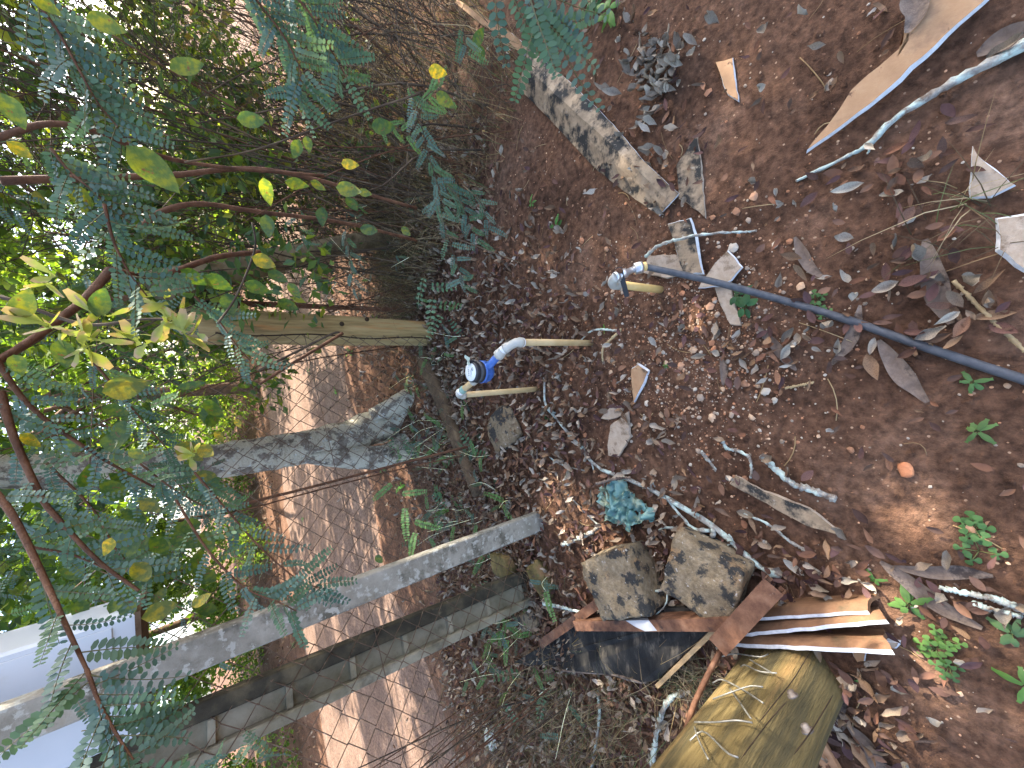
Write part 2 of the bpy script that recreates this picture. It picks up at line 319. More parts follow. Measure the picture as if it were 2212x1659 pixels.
# ------------------------------------------------------------------ ground and road
def axis(lo, hi, step, far_lo, far_hi):
    a = list(np.arange(lo, hi+1e-6, step)); x, s_ = a[-1], step
    while x < far_hi: s_ *= 1.18; x += s_; a.append(x)
    x, s_ = lo, step; b = []
    while x > far_lo: s_ *= 1.18; x -= s_; b.append(x)
    return np.array(b[::-1]+a)
xs = axis(-3.2, 4.0, .032, -350, 350); ys = axis(-.8, 4.6, .032, -120, 600)
XX, YY = np.meshgrid(xs, ys); ZZ = hz(XX, YY)
nx, ny = len(xs), len(ys)
V = np.stack([XX, YY, ZZ], -1).reshape(-1, 3)
I = (np.arange(ny-1)[:, None]*nx+np.arange(nx-1)[None]).ravel()
F = np.stack([I, I+1, I+nx+1, I+nx], 1)
g_ = npobj('ground', V, F, M_soil, smooth=True); g_['kind'] = 'structure'; g_['label'] = 'red brown bare soil with leaf litter'
sv = np.concatenate([np.arange(-60, -8, 1.5), np.arange(-8, 14, .12), np.arange(14, 120, 1.5)]); tv = np.arange(3.4, 11.0, .08)
SS, TT = np.meshgrid(sv, tv)
zr = -.035+.014*np.sin(1.3*SS+2*np.sin(.7*SS))*.5+.006*np.sin(5.1*SS+3.3*TT)+.005*np.sin(9*TT-2.3*SS)
for tc_, wd in ((5.6, .35), (7.5, .35)): zr = zr-.022*np.exp(-((TT-tc_-.12*np.sin(.6*SS))/wd)**2)
zr = zr+.02*np.exp(-((TT-6.55)/.45)**2)
V = np.stack([SS*RD.x+TT*RN.x, SS*RD.y+TT*RN.y, zr], -1).reshape(-1, 3)
ns_, nt_ = len(sv), len(tv); I = (np.arange(nt_-1)[:, None]*ns_+np.arange(ns_-1)[None]).ravel()
o = npobj('road', V, np.stack([I, I+1, I+ns_+1, I+ns_], 1), M_road, smooth=True); o['kind'] = 'structure'; o['label'] = 'pinkish dirt road with wheel ruts beyond the fence'

# ------------------------------------------------------------------ leaf templates
def leaf_template(L=1.0, W=.36, curl=.5, cup=.3, twist=0.0, nl=5, tip=.75, wav=0.0):
    """leaf lying along +x, base at origin; nl rows x 3"""
    vs = []
    for i in range(nl+1):
        u = i/nl; w_ = W*.5*(math.sin(math.pi*u**tip))**.85 if 0 < u < 1 else .004
        a = curl*u; x = L*(math.sin(a)/curl if abs(curl) > .01 else u); z = L*((1-math.cos(a))/curl if abs(curl) > .01 else 0)
        tw = twist*u
        for j in (-1, 0, 1):
            y = j*w_; zz = z+abs(j)*w_*cup+wav*W*math.sin(u*9+j)*abs(j)
            vs.append((x, y*math.cos(tw)-0*math.sin(tw), zz+y*math.sin(tw)))
    fs = []
    for i in range(nl):
        for j in range(2): a = i*3+j; fs.append((a, a+3, a+4, a+1))
    return np.array(vs), np.array(fs)

# ------------------------------------------------------------------ fence posts, logs and mesh
def post_tube(base, top, r0, r1, n=18, seg=14, wob=.03):
    pts = [Vector(base).lerp(Vector(top), i/seg) for i in range(seg+1)]
    return pts, [r0+(r1-r0)*i/seg for i in range(seg+1)]
def flat_log(base, top, w0, w1, dep, n=16, seg=16, side=None, jit=.012):
    """split-log post: wide rounded face, section w x dep"""
    base, top = Vector(base), Vector(top); ax = (top-base).normalized()
    side = Vector(side); side = (side-ax*side.dot(ax)).normalized(); fw = ax.cross(side)
    vs = []; fs = []
    for i in range(seg+1):
        u = i/seg; c = base.lerp(top, u); wd = w0+(w1-w0)*u
        for j in range(n):
            an = 2*math.pi*j/n; ca, sa = math.cos(an), math.sin(an)
            e = .55
            x = abs(ca)**e*(1 if ca >= 0 else -1)*wd*.5; y = abs(sa)**e*(1 if sa >= 0 else -1)*dep*.5
            k = 1+jit*8*mnoise.noise(Vector((x*20, y*20, u*3)))
            vs.append(c+side*x*k+fw*y*k)
    for i in range(seg):
        for j in range(n): fs.append((i*n+j, i*n+(j+1) % n, (i+1)*n+(j+1) % n, (i+1)*n+j))
    fs.append(tuple(range(n-1, -1, -1))); fs.append(tuple(seg*n+j for j in range(n)))
    return vs, fs

# wooden post behind the meter (A)
A0 = Vector((.44, 2.74, 0)); A0.z = H1(A0.x, A0.y)-.05
t_ = thing('wooden_post', A0, 'weathered ochre split-log fence post standing upright behind the water meter', 'post')
v, f = flat_log(A0, A0+Vector((.0, .015, 1.5)), .185, .20, .15, side=RD)
mkobj('shaft', v, f, M_postwood, t_)
mb = MB(); p0 = A0+Vector((-.02, -.088, 0)); mb.tube([p0+Vector((-.035+.01*math.sin(i*.9), .0, .05+i*.095)) for i in range(15)], .0045, 5); mb.build('crack', M_crack, t_)
for (px_, py_) in ((738, 700), (792, 690)):
    q = atY(px_, py_, 2.64); mb = MB(); mb.lathe(q, (0, -1, 0), [(.014, 0), (.016, .005), (.006, .009)], 8); mb.build('knot', M_crack, t_)
# rusty flat bar beside it
q0 = onT(905, 671, 2.15); q1 = onT(535, 655, 2.15); q0.z = H1(q0.x, q0.y)-.03
mb = MB(); dv = (q1-q0).normalized(); mb.box(q0-RD*.02, RD*.042, RN*.008, (q1-q0)*1.55)
tag(mb.build('steel_stake', M_rust, smooth=False), 'thin dark rusty flat bar standing right beside the ochre wooden post', 'stake')
# diagonal brace log
b0 = ST(3.02, 2.0, -.08); b1 = ST(1.98, 1.93, 1.62); pts = smooth_path([b0, b0.lerp(b1, .35)+Vector((0, 0, .015)), b0.lerp(b1, .7)-Vector((0, 0, .012)), b1], 14)
mb = MB(); mb.tube(pts, [.07+.012*i/14 for i in range(15)], 14, wob=.06); tag(mb.build('brace_log', M_brace), 'greenish brown log leaning diagonally as a brace against the wooden fence post', 'log')
# log lying along the fence
l0 = GH(928, 765); l1 = GH(1052, 1062); ax = (l1-l0)
vs = []
pts = [l0.lerp(l1, i/12)+Vector((0, 0, .02+.006*math.sin(i))) for i in range(13)]
v, f = flat_log(pts[0]+Vector((0, 0, .02)), pts[-1]+Vector((0, 0, .015)), .16, .10, .09, side=Vector((-ax.y, ax.x, 0)), seg=14, jit=.03)
o = mkobj('ground_log', v, f, M_groundlog); tag(o, 'dark weathered log lying flat on the ground along the fence foot', 'log')

# grey concrete post carrying the white box (B)
B0 = GH(1178, 1117); B0.z -= .05; Btop = atY(0, 1566, 1.57)
bd = (Btop-B0).normalized(); t_ = thing('concrete_post', B0, 'slim flat grey concrete post running past the white box', 'post')
sx = Vector((.98, .2, 0)).normalized(); mb = MB(); mb.box(B0-sx*.05-Vector((0, .03, 0)), sx*.1, Vector((-sx.y, sx.x, 0))*.06, bd*2.5, bev=.006)
mb.build('shaft', M_conc2, t_, smooth=False)
# white box behind it
t_ = thing('white_box', atY(301, 1462, 1.72), 'smooth white box fixed behind the slim concrete post above the fence', 'box')
w0 = atY(297, 1336, 1.66); w1 = atY(305, 1589, 1.66); w0.z = w1.z = 1.67
xv = Vector((w0.x-w1.x, .05, 0)); yv = Vector((-.05, 1, 0)).normalized()
mb = MB(); mb.box(w1, xv, yv*.20, Vector((0, 0, .62)), bev=.008); mb.build('shell', M_white, t_, smooth=False)
mb = MB(); mb.box(w1-Vector((.004, .006, .014)), xv*1.02, yv*.212, Vector((0, 0, .0135))); mb.build('bottom_trim', M_trim, t_, smooth=False)
mb = MB(); mb.box(w1+xv*.06+Vector((0, -.007, .05)), xv*.88, yv*.006, Vector((0, 0, .54))); mb.build('door', M_white, t_, smooth=False)

# ribbed concrete post (C)
C0 = GH(1145, 1264); C0.z -= .04; Ctop = atY(430, 1580, 1.75)
cd = (Ctop-C0).normalized(); LC = 2.1
t_ = thing('concrete_post', C0, 'mossy ribbed concrete post with a recessed channel, nearest the pile of scrap', 'post')
sx = Vector((.95, .34, 0)); sx = (sx-cd*sx.dot(cd)).normalized(); fw = cd.cross(sx)      # fw points away / towards
if fw.y > 0: fw = -fw
W_, D_ = .18, .10
c_ = C0-sx*W_/2-fw*D_/2
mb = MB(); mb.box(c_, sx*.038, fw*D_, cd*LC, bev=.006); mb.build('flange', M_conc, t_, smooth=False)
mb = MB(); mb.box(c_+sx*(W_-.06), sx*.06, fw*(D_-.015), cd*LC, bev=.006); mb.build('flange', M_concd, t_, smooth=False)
mb = MB(); mb.box(c_+sx*.039+fw*.015, sx*(W_-.10), fw*.035, cd*LC); mb.build('web', M_conc, t_, smooth=False)
rm = None
for i in range(9):
    a = c_+sx*.0395+fw*.0505+cd*(.10+i*.235)
    mb = MB(); mb.box(a, sx*(W_-.101), fw*.03, cd*.022, bev=.004); mb.build('rib', M_conc, t_, smooth=False)

# near wooden post
Wb = Vector((-1.03, .43, -.06)); t_ = thing('wooden_post', Wb, 'thick yellowish wooden post nearest the camera with fence wire ends stapled to it', 'post')
v, f = flat_log(Wb, Wb+Vector((-.02, .02, 1.75)), .26, .25, .21, n=28, seg=40, side=Vector((.55, -.83, 0)), jit=.012)
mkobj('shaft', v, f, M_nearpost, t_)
fN = Vector((.83, .55, 0))       # the post's face towards the camera's left-hand view
def nearp(px_, py_, off=0.0):
    """point on the near post's broad face seen at a pixel"""
    r = ray(px_, py_); nrm = Vector((.83, .55, 0)).normalized(); c = Wb+nrm*(.106+off)
    t = (c-Vector((0, 0, CAMH))).dot(nrm)/r.dot(nrm); return Vector((0, 0, CAMH))+r*t
for (px_, py_) in ((1709, 1497), (1740, 1571)):
    q = nearp(px_, py_); mb = MB(); mb.lathe(q-fN.normalized()*.008, fN, [(.013, 0), (.013, .004), (.0085, .006), (.0085, .013), (.004, .015)], 10); mb.build('bolt', M_boltm, t_)
for pl in (((1640, 1560), (1672, 1520), (1712, 1470), (1748, 1412)), ((1600, 1640), (1660, 1560), (1700, 1515)), ((1715, 1630), (1745, 1590), (1772, 1548), (1800, 1500))):
    mb = MB(); mb.tube(smooth_path([nearp(a, b, .0) for a, b in pl], 14), [.0003]+[.0013]*13+[.0003], 5); mb.build('crack', M_crack, t_)
wires = [((1560, 1418), (1588, 1412), (1640, 1419), (1660, 1413)), ((1620, 1425), (1645, 1440), (1670, 1455)),
         ((1540, 1475), (1560, 1468), (1605, 1490), (1648, 1518)), ((1600, 1440), (1611, 1437), (1640, 1450), (1678, 1454)),
         ((1540, 1510), (1580, 1495), (1620, 1482), (1648, 1484)), ((1500, 1560), (1545, 1560), (1590, 1556), (1625, 1561)),
         ((1577, 1488), (1600, 1520), (1622, 1552)), ((1490, 1600), (1520, 1580), (1570, 1625), (1595, 1636)), ((1500, 1570), (1510, 1600), (1530, 1640))]
for k, wp in enumerate(wires):
    pts = [nearp(a, b, .014-.012*abs(i-1.2)/1.8) for i, (a, b) in enumerate(wp)]
    mb = MB(); mb.tube(smooth_path(pts, 10), .0022, 5); mb.build('wire_end', M_galv, t_)

def chain_link(name, P0, P1, z0, z1, label, a=.052, sag=0.0, mat_=M_wire, mult=1.0):
    P0, P1 = Vector(P0), Vector(P1); L_ = (P1-P0).length; u = (P1-P0)/L_; nrm = Vector((-u.y, u.x, 0))
    t = thing(name, P0, label, 'fence'); n = int(L_/a); k = int((z1-z0)/a)
    for i in range(n):
        pts = []
        for j in range(k+1):
            par = (j+i) % 2; ss = (i+par)*a
            bow = sag*math.sin(j/k*math.pi)*math.sin(i*.37+1)+.012*math.sin(i*.21+j*.13)
            q = P0+u*(ss+.004*math.sin(i*1.7+j))+Vector((0, 0, z0+j*a+.004*math.sin(j*2.1+i)))+nrm*(bow+(.0025 if par else -.0025))
            pts.append(q)
        mb = MB(); mb.tube(pts, .0028*mult, 3, cap=False); mb.build('wire', mat_, t)
    for zz in (z0+.08, (z0+z1)*.5, z1-.03):
        mb = MB(); mb.tube([P0+u*(L_*i/12)+Vector((0, 0, zz+.008*math.sin(i*1.3)))+nrm*.006 for i in range(13)], .0022*mult, 3, cap=False); mb.build('tension_wire', mat_, t)
    return t
f0 = ST(-2.6, 2.04); f1 = ST(5.4, 2.0)
chain_link('chain_link_fence', f0, f1, .02, 1.85, 'rusty diamond chain-link fence along the road running into the shrub')
chain_link('chain_link_fence', Wb+Vector((-.1, .12, .06)), ST(-1.35, 2.0), .03, 1.3, 'short loose chain-link panel running from the near wooden post to the long fence', sag=.03)

# ------------------------------------------------------------------ water meter
r1b = GH(1278, 741, -.03); r1t = Vector((r1b.x-.006, r1b.y, .475)); r2b = GH(1165, 840, -.03); r2t = Vector((r2b.x, r2b.y+.005, .515))
t_ = thing('water_meter', (r1b+r2b)/2+Vector((0, 0, .03)), 'blue and black water meter carried on two cream pipes above the leaf litter', 'water meter')
ma = atY(1068, 775, 1.26); mc = Vector((.062, 1.378, .508))
ln = Vector((r2t.x-r1t.x, r2t.y-r1t.y, 0)).normalized()
PR = .0145
mb = MB(); mb.tube([r1b, r1b.lerp(r1t, .5)+Vector((.001, 0, 0)), r1t], PR, 16); mb.build('riser_pipe', M_pvc, t_)
mb = MB(); mb.tube([r2b, r2b.lerp(r2t, .5), r2t], PR*.98, 16); mb.build('riser_pipe', M_pvc, t_)
s1 = r1t+ln*.075+Vector((0, 0, .055)); s2 = r2t-ln*.045+Vector((0, 0, .03))
def elbow(p, d0, d1, e, r, nm):
    a = smooth_path([p-Vector(d0)*.022, p, p+Vector(d0)*.014+Vector(d1)*.012, e], 10)
    m_ = MB(); m_.tube(a, [r*1.12, r*1.12, r*1.12]+[r*.98]*6+[r*1.12]*2, 16); ob = m_.build('elbow', M_fit, t_); return ob
e1 = elbow(r1t, (0, 0, 1), ln, r1t+ln*.05+Vector((0, 0, .036)), .0185, 'e')
m_ = MB(); m_.lathe(r1t-Vector((0, 0, .03)), (0, 0, 1), [(.0185, 0), (.020, .002), (.020, .012), (.0185, .014)], 18); m_.build('thread_tape', M_tape, e1)
cA = mc-ln*.055; pe = r1t+ln*.05+Vector((0, 0, .036)); dcv = (cA-pe).normalized()
m_ = MB(); m_.lathe(pe-dcv*.006, dcv, [(.0175, 0), (.0185, .002), (.0185, .010), (.0175, .012)], 16); m_.build('thread_tape', M_tape, t_)
m_ = MB(); m_.lathe(pe+dcv*.006, dcv, [(.016, 0), (.021, .003), (.021, .022), (.024, .024), (.024, .042), (.018, .046)], 8); m_.build('coupling_nut', M_fit, t_)
m_ = MB(); m_.tube([pe+dcv*.05, cA, mc-ln*.02], [.0165, .0165, .02], 16); m_.build('inlet', M_blue, t_)
e2 = elbow(r2t, (0, 0, 1), -ln, r2t-ln*.03+Vector((0, 0, .02)), .0180, 'e')
qe = r2t-ln*.03+Vector((0, 0, .02)); cB = mc+ln*.05; dq = (cB-qe).normalized()
m_ = MB(); m_.lathe(qe, dq, [(.0165, 0), (.018, .002), (.018, .008), (.0165, .010)], 16); m_.build('thread_tape', M_tape, t_)
Lq = (cB-qe).length
m_ = MB(); m_.tube([qe+dq*.01, qe+dq*(Lq-.035)], PR, 16); m_.build('short_pipe', M_pvc, t_)
m_ = MB(); m_.lathe(qe+dq*(Lq-.045), dq, [(.016, 0), (.020, .003), (.020, .022), (.017, .026)], 8); m_.build('coupling_nut', M_fit, t_)
m_ = MB(); m_.tube([mc+ln*.02, cB+ln*.0, qe+dq*(Lq-.02)], [.02, .0165, .016], 16); m_.build('outlet', M_blue, t_)
bm_ = MB(); bm_.lathe(mc-Vector((0, 0, .038)), (0, 0, 1), [(.022, 0), (.034, .004), (.045, .018), (.0475, .03), (.0475, .046), (.050, .048), (.050, .056), (.047, .058)], 32)
body = bm_.build('body', M_blue, t_)
m_ = MB()
for k in range(10):
    a = k*math.pi/5; q = mc+Vector((math.cos(a)*.046, math.sin(a)*.046, -.012)); m_.box(q-Vector((.003, .003, 0)), (.006, 0, 0), (0, .006, 0), (0, 0, .026))
m_.build('body_lug', M_blue, body, smooth=False)
m_ = MB(); m_.lathe(mc+Vector((0, 0, .0205)), (0, 0, 1), [(.0475, 0), (.0485, .003), (.0485, .016), (.046, .019), (.044, .021), (.044, .025), (.0455, .027), (.0455, .042), (.043, .046), (.039, .047)], 36); collar = m_.build('collar', M_black, t_)
m_ = MB(); m_.lathe(mc+Vector((0, 0, .0665)), (0, 0, 1), [(.039, 0), (.039, .004), (.037, .005)], 32); dial = m_.build('dial', M_dial, t_)
m_ = MB()
for (x0, y0, wx, wy) in ((-.016, .006, .006, .008), (-.008, .006, .006, .008), (0, .006, .006, .008), (.008, .006, .006, .008), (-.02, -.006, .03, .0025), (-.012, -.012, .016, .002)):
    q = mc+Vector((0, 0, .0719)); m_.box(q+Vector((x0, y0, 0)), (wx, 0, 0), (0, wy, 0), (0, 0, .0007))
m_.build('printed_marks', M_mark, dial, smooth=False)
m_ = MB(); m_.lathe(mc+Vector((.012, -.019, .0716)), (0, 0, 1), [(.008, 0), (.008, .0006)], 16); m_.build('small_counter', M_mark, dial)
q = mc+Vector((.036, -.012, .055)); m_ = MB(); m_.box(q, (.012, -.004, 0), (.006, .018, 0), (0, 0, .02), bev=.002); m_.build('hinge', M_black, collar, smooth=False)
v, f = leaf_template(.05, .03, .8, .2, nl=6, wav=.2); q = mc+Vector((.03, -.005, .075))
o = mkobj('pale_leaf', [Vector(p)+q for p in v], [tuple(int(i) for i in a) for a in f], M_dead, None, cols=[(.50, .56, .45)]*len(v)); tag(o, 'small pale greenish leaf resting on the rim of the water meter', 'leaf')
m_ = MB(); m_.lathe(qe+dq*.012, dq, [(.0155, 0), (.0185, .004), (.0175, .012), (.019, .018), (.0155, .024)], 12); m_.build('tape_wrap', M_teal, t_)

# ------------------------------------------------------------------ garden tap and hose
tb = GH(1428, 625, -.04); tt = atY(1330, 614, .845)
t_ = thing('garden_tap', tb+Vector((0, 0, .04)), 'chrome garden tap with dark lever on a short yellow pipe', 'tap')
m_ = MB(); m_.tube([tb, tb.lerp(tt, .5), tt], .0155, 16); m_.build('riser_pipe', M_pvc2, t_)
tdir = (tt-tb).normalized(); k1 = atY(1334, 597, .80); k2 = atY(1373, 580, .765)
m_ = MB(); m_.tube(smooth_path([tt-tdir*.02, tt+tdir*.012, tt+tdir*.018+(k1-tt)*.45, k1], 10), [.020]*4+[.018]*5+[.020]*2, 16); m_.build('elbow', M_fit, t_)
m_ = MB(); dk = (k2-k1).normalized(); m_.lathe(k1-dk*.012, dk, [(.017, 0), (.0195, .002), (.0195, .014), (.017, .016)], 8); m_.build('hex_nut', M_chrome, t_)
L1 = (k2-k1).length
m_ = MB(); m_.lathe(k1, dk, [(.013, 0), (.015, .012), (.017, .022), (.017, .034), (.012, .042), (.011, L1*.75), (.0125, L1)], 18); body = m_.build('tap_body', M_chrome, t_)
upd = Vector((.25, -.1, 1)).normalized(); st0 = k1+dk*.026
m_ = MB(); m_.lathe(st0, upd, [(.008, 0), (.008, .022), (.010, .024), (.010, .034), (.005, .037)], 10); m_.build('stem', M_rust, body)
lv = st0+upd*.022; le = atY(1355, 640, .80); ld = (le-lv).normalized(); ls = ld.cross(upd).normalized(); lup = ls.cross(ld)
m_ = MB(); m_.box(lv-ld*.016-ls*.0095-lup*.0, ls*.019, ld*((le-lv).length+.016), lup*.004, bev=.003); m_.build('lever', M_black, t_, smooth=False)
k3 = atY(1386, 577, .75); dh = (k3-k2).normalized()
m_ = MB(); m_.lathe(k2-dh*.006, dh, [(.014, 0), (.0205, .003), (.0205, .017), (.0215, .019), (.0215, .029), (.016, .031)], 24); m_.build('swivel_nut', M_chrome, t_)
m_ = MB(); m_.lathe(k2+dh*.026, dh, [(.0155, 0), (.0155, .012), (.012, .014)], 16); m_.build('brass_ring', M_pvc2, t_)
hp = [k2+dh*.03, atY(1412, 580, .72), G(1522, 604, .125), G(1646, 636, .05), GH(1760, 669, .016), GH(1859, 700, .014), GH(2010, 753, .014), GH(2120, 790, .014), GH(2212, 820, .014), GH(2400, 885, .014), GH(2700, 960, .014)]
m_ = MB(); m_.tube(smooth_path(hp, 70), .0115, 14); o = m_.build('garden_hose', M_hose); tag(o, 'black rubber hose leading from the tap across the soil to the picture edge', 'hose')

# ------------------------------------------------------------------ broken sheets
def jag(poly, amp, sub=5, seed=0):
    rr = random.Random(seed); out_ = []
    n = len(poly)
    for i in range(n):
        a, b = poly[i], poly[(i+1) % n]; d_ = (b-a); nn = Vector((-d_.y, d_.x, 0)).normalized() if d_.length > 1e-6 else Vector((0, 0, 0))
        k = max(2, min(14, int(d_.length/.02)))
        for j in range(k):
            u = j/k; out_.append(a+d_*u+nn*(rr.uniform(-amp, amp) if j else 0))
    return out_
def fragment(name, px_poly, label, mat_, z=.012, th=.007, amp=.0025, tilt=None, bend=0.0, cat='sheet fragment', edge=M_edge, group=None, lift=()):
    pts = [G(a, b, z) for a, b in px_poly]
    if len(lift): pts = [G(a, b, z+l) for (a, b), l in zip(px_poly, lift)]
    pts = jag(pts, amp, seed=len(label))
    c = sum(pts, Vector())/len(pts); off = H1(c.x, c.y)
    vs = [p+Vector((0, 0, off)) for p in pts]; n = len(vs)
    ar = sum(vs[i].x*vs[(i+1) % n].y-vs[(i+1) % n].x*vs[i].y for i in range(n))
    if ar < 0: vs = vs[::-1]
    cen = sum(vs, Vector())/n+Vector((0, 0, bend))
    inner = [p.lerp(cen, .5)+Vector((0, 0, bend*.3)) for p in vs]
    top = vs+inner+[cen]; m_ = MB()
    fs = [(i, (i+1) % n, n+(i+1) % n, n+i) for i in range(n)]+[(n+i, n+(i+1) % n, 2*n) for i in range(n)]
    m_.add(top, fs, 0)
    bot = [p-Vector((0, 0, th)) for p in top]; m_.add(bot, [tuple(reversed(q)) for q in fs], 0)
    m_.add(vs+[p+((p-cen)*Vector((1, 1, 0))).normalized()*th*.5-Vector((0, 0, th)) for p in vs], [(i, n+i, n+(i+1) % n, (i+1) % n) for i in range(n)], 1)
    o = m_.build(name, [mat_, edge], smooth=False); return tag(o, label, cat, group)
def strip_sheet(name, rows, label, mat_, th=.008, cat='sheet fragment', rough_=.002):
    """rows: list along the length of lists of (px,py,z) across the section"""
    m_ = MB(); nr = len(rows); nc = len(rows[0])
    P = []
    for i in range(nr):
        for j in range(nc):
            a, b, z = rows[i][j]; p = G(a, b, z); p.z += H1(p.x, p.y); P.append(p+Vector((random.uniform(-1, 1), random.uniform(-1, 1), 0))*rough_)
    fs = [(i*nc+j, (i+1)*nc+j, (i+1)*nc+j+1, i*nc+j+1) for i in range(nr-1) for j in range(nc-1)]
    m_.add(P, fs, 0); Q = [p-Vector((0, 0, th)) for p in P]; m_.add(Q, [tuple(reversed(q)) for q in fs], 0)
    ring = [j for j in range(nc)]+[i*nc+nc-1 for i in range(1, nr)]+[(nr-1)*nc+j for j in range(nc-2, -1, -1)]+[i*nc for i in range(nr-2, 0, -1)]
    k = len(ring); m_.add([P[i] for i in ring]+[Q[i] for i in ring], [(i, (i+1) % k, k+(i+1) % k, k+i) for i in range(k)], 1)
    o = m_.build(name, [mat_, M_edge], smooth=False); return tag(o, label, cat)
def interp_rows(ctrl, n):
    out_ = []
    ctrl = [[Vector(c) for c in r] for r in ctrl]
    for i in range(n+1):
        u = i/n*(len(ctrl)-1); k = min(int(u), len(ctrl)-2); t = u-k
        out_.append([tuple(a.lerp(b, t)) for a, b in zip(ctrl[k], ctrl[k+1])])
    return out_
# long mossy ridge piece
ridge = interp_rows([[(1112, 182, .02), (1126, 160, .06), (1136, 145, .075), (1141, 132, .07), (1128, 92, .06)],
                     [(1206, 277, .015), (1226, 254, .055), (1240, 240, .07), (1246, 228, .06), (1232, 178, .05)],
                     [(1273, 353, .012), (1296, 326, .05), (1312, 305, .065), (1320, 292, .05), (1322, 266, .045)],
                     [(1340, 408, .012), (1362, 384, .045), (1376, 366, .055), (1384, 352, .045), (1386, 342, .04)],
                     [(1423, 466, .012), (1436, 452, .025), (1448, 440, .03), (1458, 430, .025), (1468, 420, .02)]], 26)
strip_sheet('ridge_sheet', ridge, 'long grey mossy folded roof piece with white broken edge lying from shrub to soil', M_sheet)
strip_sheet('ridge_sheet', interp_rows([[(980, 4, .10), (988, -6, .10)], [(1040, 52, .09), (1050, 40, .09)], [(1096, 88, .07), (1108, 72, .07)], [(1130, 122, .05), (1146, 108, .05)]], 14), 'narrow tan sheet strip disappearing under the shrub at the picture edge', M_tan)
fragment('sheet_fragment', [(1463, 358), (1508, 290), (1519, 400), (1525, 471), (1489, 440), (1468, 428)], 'triangular lichen-spotted sheet fragment with a leaf on it beside the long ridge piece', M_sheet, z=.016, edge=M_pale)
fragment('sheet_fragment', [(1444, 485), (1491, 473), (1505, 525), (1519, 590), (1478, 592), (1462, 540)], 'square blackened sheet fragment under the thin lichen twig near the tap', M_sheet, z=.03, th=.012)
fragment('sheet_fragment', [(1388, 588), (1402, 552), (1475, 552), (1482, 590), (1440, 600)], 'pale chipped sheet fragment directly under the tap outlet', M_pale, z=.014, edge=M_pale)
fragment('sheet_fragment', [(1510, 622), (1545, 570), (1572, 543), (1603, 578), (1580, 605), (1556, 618)], 'pale four-sided sheet fragment crossed by the black hose', M_pale, z=.026)
fragment('sheet_fragment', [(1545, 622), (1578, 603), (1582, 640), (1598, 690), (1601, 702), (1578, 700), (1558, 660)], 'pale elongated sheet fragment pointing away below the black hose', M_pale, z=.012, edge=M_pale)
fragment('sheet_fragment', [(1364, 797), (1378, 788), (1399, 802), (1384, 838), (1369, 868), (1365, 840)], 'tan wedge-shaped sheet fragment with white edge on soil right of the meter pipes', M_tan, z=.022, th=.012)
fragment('sheet_fragment', [(1297, 904), (1322, 873), (1344, 884), (1340, 898), (1315, 906)], 'small dull tan fragment half under leaves beside a larger rounded one', M_pale, z=.014, edge=M_pale)
fragment('sheet_fragment', [(1312, 962), (1318, 920), (1334, 909), (1357, 889), (1360, 945), (1336, 985), (1314, 984)], 'leaf-shaped tan fragment with dark stain at the edge of the leaf litter', M_pale, z=.02, th=.008, edge=M_pale)
fragment('sheet_fragment', [(1577, 1046), (1590, 1028), (1650, 1062), (1745, 1098), (1800, 1140), (1816, 1157), (1740, 1135), (1640, 1080)], 'long narrow mossy sheet sliver lying alone on bare soil', M_sheet, z=.02, th=.01, edge=M_pale)
fragment('sheet_fragment', [(1743, 323), (1800, 252), (1838, 194), (1963, 85), (1972, 0), (2040, -60), (2180, -60), (2120, 5), (2040, 75), (1900, 205), (1790, 290)], 'long pointed orange-tan sheet with bright white edge at the picture corner', M_tan, z=.05, th=.014)
fragment('sheet_fragment', [(1544, 132), (1580, 123), (1583, 150), (1593, 216), (1570, 200), (1558, 168)], 'small flat orange-tan fragment near the pile of grey curled leaves', M_tan, z=.012)
fragment('sheet_fragment', [(2102, 318), (2125, 350), (2170, 385), (2191, 400), (2140, 425), (2097, 428), (2100, 385)], 'pale triangular fragment with pink-grey face near the picture edge', M_pale, z=.03)
fragment('sheet_fragment', [(2155, 475), (2240, 462), (2300, 560), (2230, 600), (2160, 540)], 'large pale tan slab cut off by the picture edge', M_pale, z=.05, th=.014)
fragment('sheet_fragment', [(1905, 1385), (1940, 1390), (1930, 1402), (1906, 1400)], 'small pinkish chip beside the ends of the stacked tiles', M_pale, z=.02, th=.012)
fragment('sheet_fragment', [(1842, 1408), (1872, 1406), (1866, 1428), (1852, 1430)], 'small orange chip beneath the lowest tile', M_tan, z=.01)

# ------------------------------------------------------------------ scrap pile
def channel(name, a, b, w, h, label, wall=.004, up=Vector((0, 0, 1)), mat_=M_rust, extra=None):
    """open C-profile steel channel from a to b"""
    a, b = Vector(a), Vector(b); ax = (b-a).normalized(); sd = ax.cross(up).normalized(); u = sd.cross(ax)
    m_ = MB(); L_ = b-a
    m_.box(a-sd*w/2+u*(h-wall), sd*w, u*wall, L_)
    m_.box(a-sd*w/2, sd*wall, u*(h-wall-.0004), L_); m_.box(a+sd*(w/2-wall), sd*wall, u*(h-wall-.0004), L_)
    m_.box(a-sd*(w/2-wall-.0004), sd*.014, u*wall, L_); m_.box(a+sd*(w/2-wall-.0144), sd*.014, u*wall, L_)
    o = m_.build(name, mat_, smooth=False); return tag(o, label, 'steel channel')
zb = .075
bp = [G(1249, 1350, zb), G(1545, 1350, zb), G(1419, 1474, zb), G(1112, 1432, zb)]
bp = [bp[0]+(bp[0]-bp[3])*.35, bp[1]+(bp[1]-bp[2])*.25, bp[2], bp[3]]
m_ = MB(); rag = []
for i in range(15):
    u = i/14; rag.append(bp[2].lerp(bp[3], u)+Vector((random.uniform(-.006, .006), random.uniform(-.012, .012), .010*math.sin(i*1.1))))
top = [bp[0], bp[1]]+rag; n = len(top)
